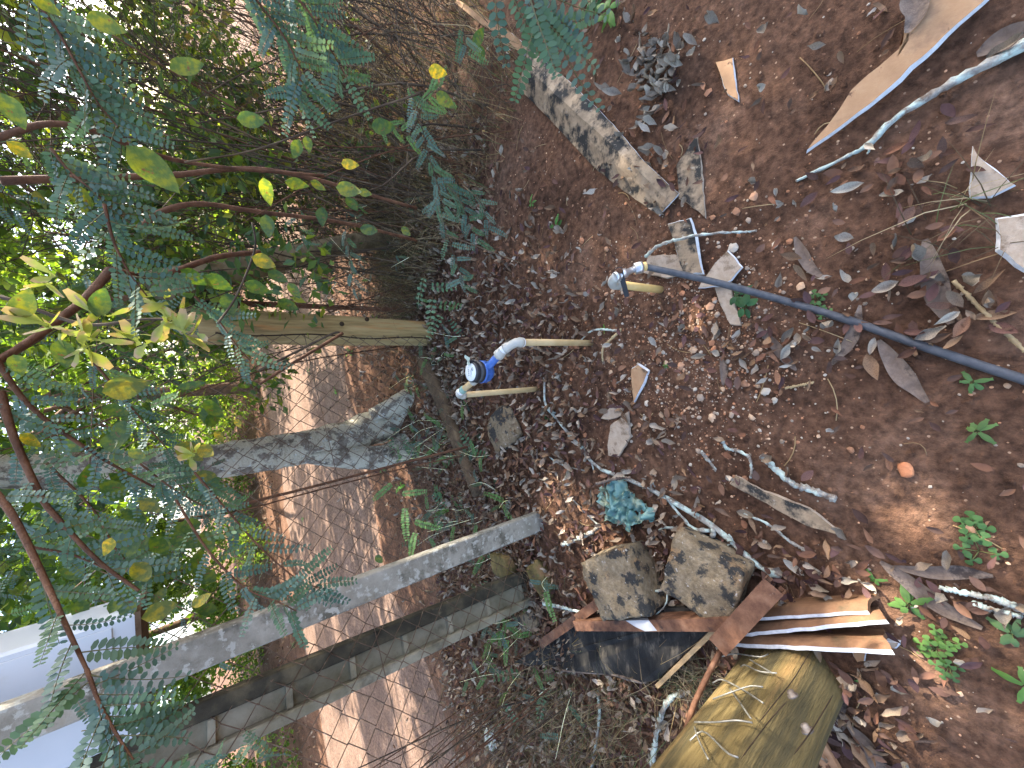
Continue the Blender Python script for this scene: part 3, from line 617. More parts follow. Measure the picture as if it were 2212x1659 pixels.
b_ = thing('scrap_board', (bp[0]+bp[2])/2-Vector((0, 0, .03)), 'black weathered board with a brown edge lying under the rusty channels', 'board')
m_.add(top+[p-Vector((0, 0, .016)) for p in top], [tuple(range(n)), tuple(range(2*n-1, n-1, -1))]+[(i, n+i, n+(i+1) % n, (i+1) % n) for i in range(n)], 0); m_.build('panel', M_blackboard, b_, smooth=False)
ev = (bp[2]-bp[1]); sdv = Vector((-ev.y, ev.x, 0)).normalized()
if sdv.dot(bp[0]-bp[1]) > 0: sdv = -sdv
m_ = MB(); m_.box(bp[1]+Vector((0, 0, -.022))+sdv*.001, ev*1.02, sdv*.016, Vector((0, 0, .030))); m_.build('edge_batten', M_ply, b_, smooth=False)
m_ = MB()
for k in range(2):
    pts = [p+Vector((0, -.004-.012*k, -.004-.012*k)) for p in rag[1:9]]; m_.tube(pts, .006, 5, wob=.25)
m_.build('split_edge', M_bstrip, b_, smooth=False)
m_ = MB(); q = [bp[2].lerp(bp[3], u) for u in (.45, .52, .6, .68)]
m_.add([p+Vector((.01, -.005, .004)) for p in q]+[p+Vector((-.04+.01*i, -.04, -.03)) for i, p in enumerate(q)], [(i, i+1, 5+i, 4+i) for i in range(3)]); m_.build('peeling_layer', M_bstrip, b_)
m_ = MB(); q0 = bp[0].lerp(bp[3], .05); 
CH1A = G(1240, 1353, .148); CH1B = G(1600, 1350, .148); CH1A.z = CH1B.z = .0765
channel('steel_channel', CH1A, CH1B, .042, .072, 'rusty steel channel with a grey paint patch lying along the black board')
o = bpy.data.objects['steel_channel']
pA, pB = CH1A, CH1B; axv = (pB-pA).normalized(); sdv = axv.cross(Vector((0, 0, 1))).normalized()
if sdv.x < 0: sdv = -sdv
m_ = MB(); c0 = pA.lerp(pB, .47)
m_.add([c0+sdv*.0214+axv*a_+Vector((0, 0, z_)) for a_, z_ in ((-.05, .0715), (.07, .0715), (.05, .05), (0, .046), (-.03, .058))], [(0, 1, 2, 3, 4)])
m_.add([c0+sdv*s_+axv*a_+Vector((0, 0, .0724)) for s_, a_ in ((.021, -.05), (.021, .07), (-.018, .09), (-.020, .03), (-.004, -.01))], [(0, 1, 2, 3, 4)])
m_.build('paint_patch', M_paint, o, smooth=False)
channel('steel_channel', G(1312, 1290, .085), G(1178, 1385, .085), .042, .04, 'short rusty channel at the far end of the black board')
channel('steel_channel', G(1678, 1258, .07), G(1560, 1386, .14), .062, .062, 'thick rusty channel lying across the stacked tiles and the longer channel')
r0 = G(1570, 1378, .135); r1 = onT(1466, 1650, r0.dot(RN)-.02)
m_ = MB(); m_.tube(smooth_path([r0+(r0-G(1490, 1560, .3))*.12, r0, G(1500, 1520, .33), G(1466, 1650, .5), G(1440, 1800, .62)], 16), .0085, 8); tag(m_.build('steel_rod', M_rust), 'bent rusty rod rising from the thick channel in front of the near wooden post', 'rod')

def tile(px4, zt, label, curve, th, zbot):
    """tile leaning on its long edge: top edge corners (left, right) at height zt, foot corners (right, left) on the ground"""
    a, b = G(*px4[0], zt), G(*px4[1], zt); c, d_ = GH(*px4[2], zbot), GH(*px4[3], zbot)
    m_ = MB(); nu, nv = 18, 8; P = []; nrm = (b-a).cross(d_-a).normalized()
    if nrm.z < 0: nrm = -nrm
    for i in range(nu+1):
        for j in range(nv+1):
            u, w_ = i/nu, j/nv; p = a.lerp(b, u).lerp(d_.lerp(c, u), w_); k = math.sin(w_*math.pi*1.6)*.009+.003*mnoise.noise(p*18)
            e = .008*mnoise.noise(p*30+Vector((3, 1, 2))) if i in (0, nu) else 0
            P.append(p+nrm*k+(b-a).normalized()*e+((d_-a).normalized()*.0035*mnoise.noise(p*45) if j == 0 else Vector((0, 0, 0))))
    nc = nv+1; fs = [(i*nc+j, (i+1)*nc+j, (i+1)*nc+j+1, i*nc+j+1) for i in range(nu) for j in range(nv)]
    m_.add(P, fs, 0); Q = [p-nrm*th for p in P]; m_.add(Q, [tuple(reversed(q)) for q in fs], 0)
    ring = [i*nc for i in range(nu+1)]; k = len(ring); m_.add([P[i] for i in ring]+[Q[i] for i in ring], [(i, i+1, k+i+1, k+i) for i in range(k-1)], 1)
    rg = [i*nc+nv for i in range(nu+1)]; m_.add([P[i] for i in rg]+[Q[i] for i in rg], [(i, i+1, k+i+1, k+i) for i in range(k-1)], 0)
    for rr in ([j for j in range(nc)], [nu*nc+j for j in range(nc)]):
        m_.add([P[i] for i in rr]+[Q[i] for i in rr], [(i, i+1, nc+i+1, nc+i) for i in range(nc-1)], 0)
    return tag(m_.build('roof_tile', [M_brown, M_edge], smooth=False), label, 'tile')
tile([(1560, 1388), (1926, 1404), (1905, 1352), (1570, 1345)], .11, 'rearmost of the three leaning brown tiles, with a long white top edge', 0, .013, .0)
tile([(1590, 1370), (1911, 1338), (1893, 1305), (1590, 1325)], .10, 'middle of the three leaning brown tiles, with a white top edge', 0, .012, .0)
tile([(1600, 1337), (1877, 1319), (1889, 1276), (1600, 1296)], .085, 'front one of the three leaning brown tiles, with a white top edge', 0, .011, .0)

# ------------------------------------------------------------------ rocks
def rock(name, px_, py_, sx_, sy_, sz_, label, mat_, seed=0, rz=0, box=.5, sink=.25, sub=4, cat='rock', amp=.12):
    import bmesh
    bm = bmesh.new(); bmesh.ops.create_icosphere(bm, subdivisions=sub, radius=1)
    off = Vector((seed*3.1, seed*1.7, seed*.9))
    for v_ in bm.verts:
        p = v_.co.copy(); mx_ = max(abs(p.x), abs(p.y), abs(p.z)); p = p.lerp(p/mx_, box)
        d_ = 1+amp*1.4*mnoise.noise(p*1.3+off)+amp*.5*mnoise.noise(p*3.2+off)+amp*.22*mnoise.noise(p*9+off)
        v_.co = Vector((p.x*sx_*d_, p.y*sy_*d_, p.z*sz_*d_))
    me = bpy.data.meshes.new(name); bm.to_mesh(me); bm.free(); me.materials.append(mat_)
    me.polygons.foreach_set('use_smooth', np.ones(len(me.polygons), bool))
    o = bpy.data.objects.new(name, me); COL.objects.link(o); p = GH(px_, py_)
    o.location = (p.x, p.y, p.z+sz_*(1-2*sink)); o.rotation_euler = (R(seed*7 % 9-4), R(seed*5 % 9-4), R(rz)); return tag(o, label, cat)
rock('rock', 1372, 1236, .128, .135, .10, 'blocky grey-brown rock beside the rusty channel, farther from the camera', M_rock, 1, 28, .93, .12, 5, amp=.06)
rock('rock', 1540, 1228, .125, .125, .085, 'blocky dark-speckled rock beside the thick rusty channel, nearer the camera', M_rock, 5, -18, .90, .12, 5, amp=.07)
rock('rock', 1095, 925, .12, .15, .032, 'flat lichen-spotted rock lying in the leaf litter below the meter', M_rock, 8, 30, .55, .3)
rock('rock', 1108, 1212, .07, .10, .06, 'mossy dark block of earth between the two concrete posts', M_moss, 3, 10, .6, .2)
rock('rock', 1188, 1240, .10, .07, .035, 'low mossy lump by the foot of the ribbed post', M_moss, 4, 40, .5, .25)
rock('rock', 1160, 1330, .05, .09, .045, 'grey cut concrete lump behind the short rusty channel', M_rock, 6, 30, .6, .2)
rock('rock', 1045, 850, .035, .045, .02, 'small ochre stone under the second meter pipe', M_rock, 9, 10, .4, .3, 3)
rock('rock', 1957, 1014, .02, .016, .011, 'single orange stone on bare soil near the picture edge', mat('orange_stone', [(.3, (.36, .13, .055)), (.7, (.52, .23, .11))], 20, 5, .9, .5, 80), 2, 10, .4, .2, 3)

# ------------------------------------------------------------------ crumpled bag
import bmesh
def crumple(name, px_, py_, rx_, ry_, h_, label, mat_, seed):
    n = 46; P = []; c = GH(px_, py_); rr = random.Random(seed); off = Vector((seed, seed*2.3, 0))
    for i in range(n+1):
        for j in range(n+1):
            a, b = i/n*2-1, j/n*2-1; ra = math.sqrt(a*a+b*b)
            q = Vector((a*1.7, b*1.7, 0))+off
            w1 = mnoise.noise(q*.9+Vector((2, 8, 1)))*1.2; q2 = q+Vector((w1, -w1, 0))*.6
            rid = 1-abs(mnoise.noise(q2*1.25))*2.4; rid2 = 1-abs(mnoise.noise(q2*2.6+Vector((5, 5, 5))))*2.0
            z = h_*(max(0, 1-ra*ra*.75)*(.2+.75*rid+.25*rid2))
            k = 1-.12*mnoise.noise(Vector((math.atan2(b, a)*1.3, seed, 1)))
            dx = .03*mnoise.noise(q*3+Vector((1, 7, 2))); dy = .03*mnoise.noise(q*3+Vector((4, 2, 9)))
            P.append(c+Vector((a*rx_*k+dx, b*ry_*k+dy, max(.004, z+.012))))
    fs = [(i*(n+1)+j, (i+1)*(n+1)+j, (i+1)*(n+1)+j+1, i*(n+1)+j+1) for i in range(n) for j in range(n) if ((i/n*2-1)**2+(j/n*2-1)**2)**.5 < .95+.55*mnoise.noise(Vector((i*.11, j*.11, seed)))]
    used = sorted({k for q in fs for k in q}); mp_ = {k: i for i, k in enumerate(used)}
    m_ = MB(); m_.add([P[k] for k in used], [tuple(mp_[k] for k in q) for q in fs])
    return tag(m_.build(name, mat_, smooth=True), label, 'plastic bag')
bag = thing('plastic_bag', GH(1356, 1084), 'crumpled teal plastic bag lying under the lichen branch', 'plastic bag')
rb = random.Random(11)
for (a, b, w_, h_, yaw, tx, ty, z0) in ((1350, 1062, .13, .10, 20, 12, -14, .020), (1330, 1078, .10, .08, 70, 38, 10, .022), (1372, 1072, .10, .09, 130, -30, 22, .028), (1352, 1095, .11, .09, -30, 22, 30, .030),
                                   (1392, 1092, .10, .07, 10, -12, -20, .018), (1336, 1112, .09, .06, 95, 20, -30, .016), (1366, 1112, .10, .06, 40, 30, 12, .020), (1312, 1058, .07, .04, 150, 10, 10, .012), (1402, 1100, .08, .06, 75, -8, 10, .012)):
    c = G(a, b); m_ = MB(); n = 14; P = []; Rm = Matrix.Rotation(R(yaw), 3, 'Z') @ Matrix.Rotation(R(tx), 3, 'X') @ Matrix.Rotation(R(ty), 3, 'Y'); off = Vector((rb.random()*9, rb.random()*9, rb.random()*9))
    for ii in range(n+1):
        for jj in range(n+1):
            u, v_ = ii/n-.5, jj/n-.5; q = Vector((u*2.2, v_*2.2, 0))+off
            z = .045*(abs(mnoise.noise(q*1.1))*1.6-.3)+.03*abs(mnoise.noise(q*2.6))
            e = 1+.35*mnoise.noise(Vector((math.atan2(v_, u)*.8, rb.random()*0, off.x)))
            p = Rm @ Vector((u*w_*e+.012*mnoise.noise(q*2+Vector((3, 3, 3))), v_*h_*e+.012*mnoise.noise(q*2), z)); P.append(Vector((c.x+p.x, c.y+p.y, max(H1(c.x, c.y)+.003, p.z+z0+.012))))
    m_.add(P, [(ii*(n+1)+jj, (ii+1)*(n+1)+jj, (ii+1)*(n+1)+jj+1, ii*(n+1)+jj+1) for ii in range(n) for jj in range(n)]); m_.build('fold', M_bag, bag)
crumple('plastic_scrap', 1070, 1588, .09, .06, .05, 'crumpled clear plastic scrap lying beyond the near fence panel', M_clear, 6)

# ------------------------------------------------------------------ twigs, branches, planks, bark
def knobby(pts, r0, r1, n=26, sides=8, wob=.34):
    p = smooth_path(pts, n); p = [q+Vector((random.uniform(-1, 1), random.uniform(-1, 1), random.uniform(-.3, .6)))*r0*.25 for q in p]
    return p, [(r0+(r1-r0)*i/n)*(1+random.uniform(-.2, .35)) for i in range(n+1)], sides, wob
def twig(name, px_list, r0, r1, label, mat_=M_lichen, z=.012, forks=(), n=44, cat='branch', zs=None, group=None):
    pts = [GH(a, b, (zs[i] if zs else z)+max(r0, .002)) for i, (a, b) in enumerate(px_list)]
    if forks:
        t = thing(name, pts[0], label, cat, group); m_ = MB(); p, rr, s_, w_ = knobby(pts, r0, r1, n); m_.tube(p, rr, s_, wob=w_); m_.build('main_stem', mat_, t)
        for (pl, a, b) in forks:
            m_ = MB(); p, rr, s_, w_ = knobby([GH(x, y, (q[0] if q else z)+a) for x, y, *q in pl], a, b, 16); m_.tube(p, rr, 6, wob=w_); m_.build('side_twig', mat_, t)
        return t
    m_ = MB(); p, rr, s_, w_ = knobby(pts, r0, r1, n); m_.tube(p, rr, s_, wob=w_); return tag(m_.build(name, mat_), label, cat, group)
twig('lichen_branch', [(1181, 815), (1186, 870), (1210, 905), (1262, 968), (1300, 1008), (1380, 1044), (1440, 1075), (1530, 1128), (1590, 1178), (1640, 1222), (1688, 1244)], .0055, .0105,
     'longest grey-green lichen branch running from the meter pipes to the rusty channel', forks=[
     ([(1178, 878), (1192, 880), (1205, 892)], .004, .006), ([(1232, 940), (1262, 962), (1285, 1000), (1290, 1020)], .005, .003),
     ([(1408, 1062), (1411, 1040, .02), (1416, 1052, .01)], .004, .003), ([(1440, 1075), (1470, 1110), (1500, 1140), (1535, 1145)], .005, .006),
     ([(1535, 1145), (1490, 1142), (1460, 1140), (1430, 1140), (1412, 1165)], .007, .003), ([(1535, 1130), (1545, 1150), (1528, 1165)], .009, .006),
     ([(1570, 1180), (1585, 1165, .02), (1580, 1150, .03)], .004, .003)])
twig('lichen_branch', [(1232, 1168), (1262, 1158), (1292, 1142), (1302, 1130)], .011, .007, 'short thick lichen branch poking out beneath the teal bag', forks=[([(1302, 1135), (1270, 1100), (1232, 1060)], .005, .003)])
twig('lichen_branch', [(1722, 394), (1770, 372), (1836, 340), (1878, 318), (1930, 268), (2010, 215), (2090, 170), (2212, 108), (2290, 70)], .0035, .0115, 'long curved lichen stick beside the orange-tan sheet at the picture corner', zs=[.0, .005, .01, .012, .015, .018, .02, .02, .02],
     forks=[([(1880, 318), (1880, 330), (1876, 338)], .003, .002)])
twig('lichen_branch', [(1404, 556), (1440, 535), (1485, 523), (1540, 512), (1600, 506), (1640, 503)], .006, .003, 'thin lichen twig lying over the square blackened fragment by the tap', zs=[.03, .045, .05, .04, .02, .01])
twig('lichen_branch', [(1650, 982), (1680, 1010), (1716, 1040), (1760, 1055), (1810, 1076)], .008, .010, 'stout pale lichen stick alone on soil above the mossy sliver')
twig('lichen_branch', [(1565, 952), (1575, 968), (1596, 972), (1626, 990), (1626, 1030)], .0055, .004, 'hooked lichen twig with yellow tip next to the stout pale stick')
twig('lichen_branch', [(1610, 1108), (1660, 1130), (1700, 1162), (1742, 1190)], .0035, .005, 'thin straight lichen twig beside the mossy sliver')
twig('lichen_branch', [(1183, 965), (1200, 990), (1230, 1005), (1270, 1015)], .004, .003, 'short lichen twig in litter left of the long branch')
twig('lichen_branch', [(1254, 742), (1278, 718), (1300, 712), (1340, 715)], .0035, .005, 'small lichen twig beside the first meter riser')
twig('lichen_branch', [(1520, 975), (1540, 1000), (1550, 1015)], .006, .004, 'stubby lichen twig pair on soil above the tile fragment')
twig('lichen_branch', [(1415, 1268), (1445, 1258), (1468, 1252), (1497, 1238)], .003, .006, 'lichen twig bridging the gap between the two blocky rocks', zs=[.06, .09, .1, .11], forks=[([(1468, 1252, .1), (1462, 1285, .09), (1440, 1310, .1)], .004, .002)])
twig('lichen_branch', [(1203, 1286), (1240, 1290), (1285, 1301)], .008, .006, 'lichen stick ending against the short rusty channel', zs=[.05, .06, .08])
twig('lichen_branch', [(1420, 1659), (1432, 1560), (1455, 1500), (1500, 1482)], .009, .010, 'lichen branch lying in dry grass beyond the scrap board', z=.03)
twig('lichen_branch', [(1290, 1659), (1310, 1540), (1305, 1480)], .008, .005, 'crooked pale lichen branch beyond the fence panel', z=.02)
twig('lichen_branch', [(2030, 1262), (2090, 1275), (2150, 1285), (2212, 1310)], .006, .008, 'bundle-like pale lichen stick near the clover at the picture edge')
twig('lichen_branch', [(2100, 1295), (2150, 1310), (2205, 1322)], .006, .005, 'shorter pale stick lying just beside the lichen stick near the clover')
twig('dry_stick', [(1168, 968), (1172, 1000), (1190, 1015), (1212, 1018)], .006, .004, 'smooth grey curved stick in litter near the post with white box', M_bstrip)
twig('dry_stick', [(1347, 712), (1330, 730), (1310, 752), (1308, 780)], .006, .004, 'curled tan pod-like stick beside the first riser pipe', M_straw)
twig('dry_stick', [(1310, 1038), (1345, 1028), (1380, 1025)], .006, .005, 'straight brown stick lying over the teal bag', M_bstrip, z=.07)
twig('dry_stick', [(1700, 838), (1730, 832), (1760, 826)], .0035, .004, 'short pale stick on soil between hose and wedge fragment', M_straw)
twig('dry_stick', [(2060, 610), (2130, 680), (2212, 760)], .004, .004, 'long pale straw stalk crossing beside the hose near the picture edge', M_straw)
# pale sawn plank by the near post
m_ = MB(); a = G(1752, 1590, .03); b = G(1850, 1760, .03); ax = (b-a); sd = Vector((-ax.y, ax.x, 0)).normalized()*.055
m_.box(a-sd/2-Vector((0, 0, .02)), sd, Vector((0, 0, .02)), ax, bev=.002); tag(m_.build('sawn_plank', M_orange, smooth=False), 'orange sawn plank end sticking out from behind the near wooden post', 'plank')

def bark_strip(name, px_list, wid, label, mat_=M_bstrip, curl=1.0, cat='bark strip', z=.006, group=None):
    pts = smooth_path([GH(a, b, z) for a, b in px_list], 16); m_ = MB(); P = []
    for i, p in enumerate(pts):
        t = (pts[min(i+1, 16)]-pts[max(i-1, 0)]).normalized(); sd = t.cross(Vector((0, 0, 1))).normalized(); u = i/16
        w_ = wid*.5*max(.12, math.sin(math.pi*(u*.86+.07)))*(1+.15*mnoise.noise(p*25))
        for j in range(5):
            an = (j-2)/2*curl; P.append(p+sd*w_*math.sin(an)/max(.3, math.sin(curl) if curl < 1.5 else 1)+Vector((0, 0, w_*(1-math.cos(an))*.9+.004*mnoise.noise(p*30))))
    fs = [(i*5+j, (i+1)*5+j, (i+1)*5+j+1, i*5+j+1) for i in range(16) for j in range(4)]
    m_.add(P, fs, 0, (.33, .25, .19)); return tag(m_.build(name, mat_), label, cat, group)
bark_strip('bark_strip', [(1902, 1212), (1960, 1250), (2040, 1310), (2122, 1352)], .045, 'long grey bark strip lying diagonally behind the four-leaved weed')
bark_strip('bark_strip', [(1930, 1222), (2010, 1232), (2080, 1232), (2145, 1240)], .035, 'brown curved bark strip crossing above the long grey strip')
bark_strip('bark_strip', [(1830, 1560), (1870, 1600), (1915, 1670), (1960, 1720)], .05, 'grey bark strip lying below the near wooden post beside the plank')
bark_strip('bark_strip', [(2000, 520), (2015, 590), (2030, 650), (2055, 700)], .05, 'large pale curled bark piece with holes near the right picture edge')
bark_strip('bark_strip', [(1640, 705), (1672, 740), (1700, 775), (1722, 800)], .032, 'grey split bark piece lying beside the hose')
bark_strip('bark_strip', [(1900, 735), (1930, 780), (1960, 820), (2005, 868)], .045, 'large brown dead leaf-like bark curl below the hose')
bark_strip('bark_strip', [(1860, 660), (1850, 710), (1830, 750), (1795, 790)], .032, 'long brown curved pod crossing under the hose', curl=.8)
bark_strip('bark_strip', [(1722, 515), (1735, 545), (1755, 580), (1785, 603)], .032, 'dark charred-looking bark curl alone on red soil above the hose')
bark_strip('bark_strip', [(1560, 770), (1568, 800), (1565, 832)], .028, 'speckled grey bark piece among pebbles left of the hose')
bark_strip('bark_strip', [(1965, 95), (1985, 55), (1978, 20), (1990, -25)], .05, 'pale curled bark lying on the orange-tan sheet', z=.06)
bark_strip('bark_strip', [(1840, 1455), (1790, 1520), (1800, 1545), (1830, 1550)], .09, 'broad dark grey curled bark at the foot of the near post', curl=.6)
bark_strip('bark_strip', [(2110, 120), (2160, 95), (2230, 85), (2290, 60)], .06, 'pale twisted bark by the curved lichen stick')

# ------------------------------------------------------------------ leaf litter
LEAFP = {'maroon': [(.088, .048, .044), (.125, .066, .052), (.155, .075, .045), (.075, .042, .032), (.19, .10, .06), (.115, .068, .05)],
         'tan': [(.30, .225, .155), (.36, .29, .215), (.25, .185, .13), (.42, .35, .27), (.21, .145, .095)],
         'grey': [(.33, .28, .21), (.40, .345, .265), (.27, .22, .165), (.21, .17, .125)],
         'brown': [(.18, .11, .065), (.23, .14, .08), (.14, .085, .055)]}
TPL = {k: [] for k in LEAFP}
for k in range(7):
    TPL['maroon'].append(leaf_template(1, random.uniform(.28, .46), random.uniform(.1, 1.3), random.uniform(.1, .9), random.uniform(-.9, .9), tip=random.uniform(.6, 1.0), wav=random.choice((0, .1, .2))))
    TPL['brown'].append(leaf_template(1, random.uniform(.20, .42), random.uniform(.3, 2.0), random.uniform(.3, 1.3), random.uniform(-1.5, 1.5), nl=6, tip=random.uniform(.6, 1.2), wav=.2))
    TPL['tan'].append(leaf_template(1, random.uniform(.26, .5), random.uniform(.4, 2.8), random.uniform(.4, 1.8), random.uniform(-2.0, 2.0), nl=6, tip=random.uniform(.6, 1.2), wav=.3))
    TPL['grey'].append(leaf_template(1, random.uniform(.30, .46), random.uniform(.8, 2.6), random.uniform(.6, 1.6), random.uniform(-1.8, 1.8), nl=7, wav=.25))
L_pos, L_kind, L_var, L_len, L_col = [], [], [], [], []
EXC = [(G(a, b).x, G(a, b).y, r_) for a, b, r_ in ((1381, 825, .055), (1337, 940, .075), (1320, 888, .05), (1565, 578, .08), (1575, 655, .085), (1490, 530, .09), (1440, 572, .06), (1495, 390, .06), (1660, 1075, .06), (1740, 1110, .06), (1567, 165, .05), (1355, 1080, .09), (1092, 925, .12), (1370, 1236, .14), (1542, 1238, .14), (2190, 530, .12), (2140, 385, .09))]
def add_litter(n, sampler, kinds, lens, dens=None):
    c = 0; tries = 0
    while c < n and tries < n*30:
        tries += 1; x, y = sampler()
        if dens is not None and random.random() > dens(x, y): continue
        if any((x-a)**2+(y-b)**2 < r_*r_ for a, b, r_ in EXC) and random.random() < .93: continue
        k = random.choices(list(kinds), list(kinds.values()))[0]
        L_pos.append((x, y)); L_kind.append(k); L_var.append(random.randrange(7)); L_len.append(random.uniform(*lens[k]))
        b_ = random.choice(LEAFP[k]); j = random.uniform(.75, 1.25); L_col.append(tuple(v_*j for v_ in b_)); c += 1
LN = {'maroon': (.030, .058), 'tan': (.04, .075), 'grey': (.05, .085), 'brown': (.035, .068)}
def u_(a, b): return random.uniform(a, b)
def dens_near(x, y):
    t = x*RN.x+y*RN.y; s = x*RD.x+y*RD.y
    d_ = 1/(1+math.exp(-(t-.86)/.12))                   # dense towards the fence
    left = 1/(1+math.exp((x+.60)/.08))*(1/(1+math.exp(-(y-.25)/.12)))   # dense at the scrap pile
    gap = .75+.6*mnoise.noise(Vector((x*2.2, y*2.2, 4)))
    return max(d_*gap*1.2, left*.85, .03)
add_litter(10800, lambda: (u_(-2.6, 2.4), u_(.1, 2.9)), {'maroon': 5.5, 'brown': 2.6, 'tan': 2.6, 'grey': .2}, LN, dens_near)
add_litter(620, lambda: (u_(-1.6, 1.9), u_(-.45, 1.1)), {'maroon': 6, 'brown': 2, 'tan': 1.0, 'grey': .25}, {'maroon': (.02, .05), 'tan': (.02, .045), 'grey': (.025, .05), 'brown': (.02, .05)})
add_litter(7000, lambda: (lambda s, t: (RD.x*s+RN.x*t, RD.y*s+RN.y*t))(u_(-5, 5), 1.9+abs(random.gauss(0, 1.15))), {'maroon': 4, 'brown': 3, 'tan': 3, 'grey': .6}, {'maroon': (.035, .055), 'tan': (.04, .07), 'grey': (.05, .09), 'brown': (.04, .07)},
           lambda x, y: 1 if x*RN.x+y*RN.y < 4.0 else .35)
add_litter(2500, lambda: (lambda s, t: (RD.x*s+RN.x*t, RD.y*s+RN.y*t))(u_(-14, 16), u_(10.2, 14)), {'maroon': 3, 'brown': 5, 'tan': 3}, {'maroon': (.06, .1), 'tan': (.06, .11), 'grey': (.05, .09), 'brown': (.06, .1)})
def cluster(n, cx_, cy_, sx_, sy_, kinds, lens):
    def smp(): p = G(random.gauss(cx_, sx_), random.gauss(cy_, sy_)); return p.x, p.y
    add_litter(n, smp, kinds, lens)
BIGL = {'maroon': (.035, .065), 'brown': (.04, .085), 'tan': (.04, .08), 'grey': (.04, .08)}
KD = {'maroon': 6, 'brown': 2, 'tan': .8, 'grey': .7}
cluster(34, 2080, 590, 85, 80, KD, BIGL); cluster(22, 1880, 690, 110, 60, KD, BIGL); cluster(45, 1660, 760, 70, 40, KD, LN); cluster(30, 1910, 1560, 100, 60, KD, BIGL)
cluster(22, 2090, 1330, 90, 70, KD, LN); cluster(45, 1780, 1240, 60, 30, KD, LN); cluster(30, 1960, 380, 60, 60, KD, LN); cluster(60, 1420, 330, 60, 60, KD, LN); cluster(40, 1480, 690, 50, 50, KD, LN)
# heap of grey curled leaves by the ridge piece
for _ in range(75):
    p = G(random.gauss(1425, 34), random.gauss(155, 42)); L_pos.append((p.x, p.y)); L_kind.append('grey'); L_var.append(random.randrange(7)); L_len.append(u_(.05, .095)); j = u_(.8, 1.2); L_col.append(tuple(v_*j for v_ in random.choice(LEAFP['grey'])))
for (a, b, c) in ((1345, 205, .13), (1350, 290, .10), (1372, 60, .09), (1560, 60, .10), (1640, 75, .09), (1215, 500, .09), (1150, 490, .10), (1660, 190, .08), (1035, 960, .10), (1750, 40, .07), (1310, 650, .09), (1870, 400, .11), (1975, 365, .08), (2130, 130, .10), (1810, 765, .09), (1345, 30, .08), (1290, 185, .1), (1850, 520, .1), (1945, 610, .11), (2110, 600, .13), (1990, 570, .12), (1690, 740, .1), (1470, 1210, .10), (1700, 1245, .09)):
    p = G(a, b); L_pos.append((p.x, p.y)); L_kind.append('grey'); L_var.append(random.randrange(7)); L_len.append(c*.72); L_col.append(random.choice(LEAFP['grey']+LEAFP['brown']+LEAFP['tan']))
N_ = len(L_pos); LP = np.array(L_pos); LL = np.array(L_len)
onroad = hz(LP[:, 0], LP[:, 1]); tt_ = LP@np.array([RN.x, RN.y]); LZ = np.where((tt_ > 4.3) & (tt_ < 10.3), -.03, onroad)+.004+RNG.uniform(0, .022, N_)
dist = np.sqrt(LP[:, 0]**2+LP[:, 1]**2+1.5**2)
# in view?
cv = np.array(MROT.transposed())
rel = np.stack([LP[:, 0], LP[:, 1], LZ-CAMH], 1)@cv.T
pxx = CX+FPX*rel[:, 0]/np.maximum(-rel[:, 2], 1e-3); pyy = CY-FPX*rel[:, 1]/np.maximum(-rel[:, 2], 1e-3)
vis = (rel[:, 2] < -.1) & (pxx > 0) & (pxx < 2212) & (pyy > 0) & (pyy < 1659)
score = np.where(vis, LL/dist, 0); order = np.argsort(-score); top300 = set(order[:300].tolist())
LMARK = [((1278, 741), 'beside the first meter pipe'), ((1165, 842), 'beside the second meter pipe'), ((1020, 800), 'behind the water meter'), ((1400, 600), 'near the garden tap'), ((1565, 600), 'by the pale fragments under the hose'),
         ((1720, 660), 'beside the middle of the hose'), ((1900, 710), 'beside the hose towards the picture edge'), ((2090, 590), 'in the clutter of large leaves at the right picture edge'), ((2000, 300), 'by the curved lichen stick at the picture corner'), ((1850, 200), 'by the long orange-tan sheet'),
         ((1430, 140), 'in the heap of grey leaves by the ridge piece'), ((1300, 330), 'along the long mossy ridge piece'), ((1480, 420), 'by the triangular mossy fragment'), ((1570, 165), 'by the small orange-tan fragment'), ((1200, 480), 'in front of the dry shrub'), ((1380, 825), 'by the tan wedge fragment'),
         ((1335, 930), 'by the leaf-shaped tan fragment'), ((1240, 950), 'along the longest lichen branch'), ((1355, 1080), 'around the teal bag'), ((1375, 1240), 'by the farther blocky rock'), ((1545, 1240), 'by the nearer blocky rock'), ((1700, 1090), 'by the long mossy sliver'), ((1090, 925), 'around the flat lichen rock'),
         ((1180, 1115), 'at the foot of the slim concrete post'), ((1780, 1330), 'by the leaning brown tiles'), ((1850, 1540), 'at the foot of the near wooden post'), ((2040, 1400), 'around the clover'), ((2020, 1270), 'by the long grey bark strip'), ((1957, 1014), 'on bare soil by the orange stone'), ((1560, 860), 'on the pebbly soil in the middle'), ((1250, 1450), 'around the black board')]
def near_mark(x, y, z=0.0):
    v_ = MROT.transposed() @ Vector((x, y, z-CAMH)); px_ = CX+FPX*v_.x/max(-v_.z, .01); py_ = CY-FPX*v_.y/max(-v_.z, .01)
    return min(LMARK, key=lambda m: (m[0][0]-px_)**2+(m[0][1]-py_)**2)[1]
LBL = {'maroon': ('maroon dry leaf', 'maroon fallen leaves'), 'tan': ('tan curled dry leaf', 'tan curled fallen leaves'),
       'grey': ('pale grey crumpled dry leaf', 'pale grey fallen leaves'), 'brown': ('brown twisted dry leaf', 'brown twisted fallen leaves')}
lm = {}
for k in TPL:
    for vi, (tv_, tf_) in enumerate(TPL[k]):
        for ci in range(len(LEAFP[k])):
            lm[k, vi, ci] = None
TILT = {'maroon': .45, 'brown': .7, 'tan': 1.0, 'grey': 1.1}
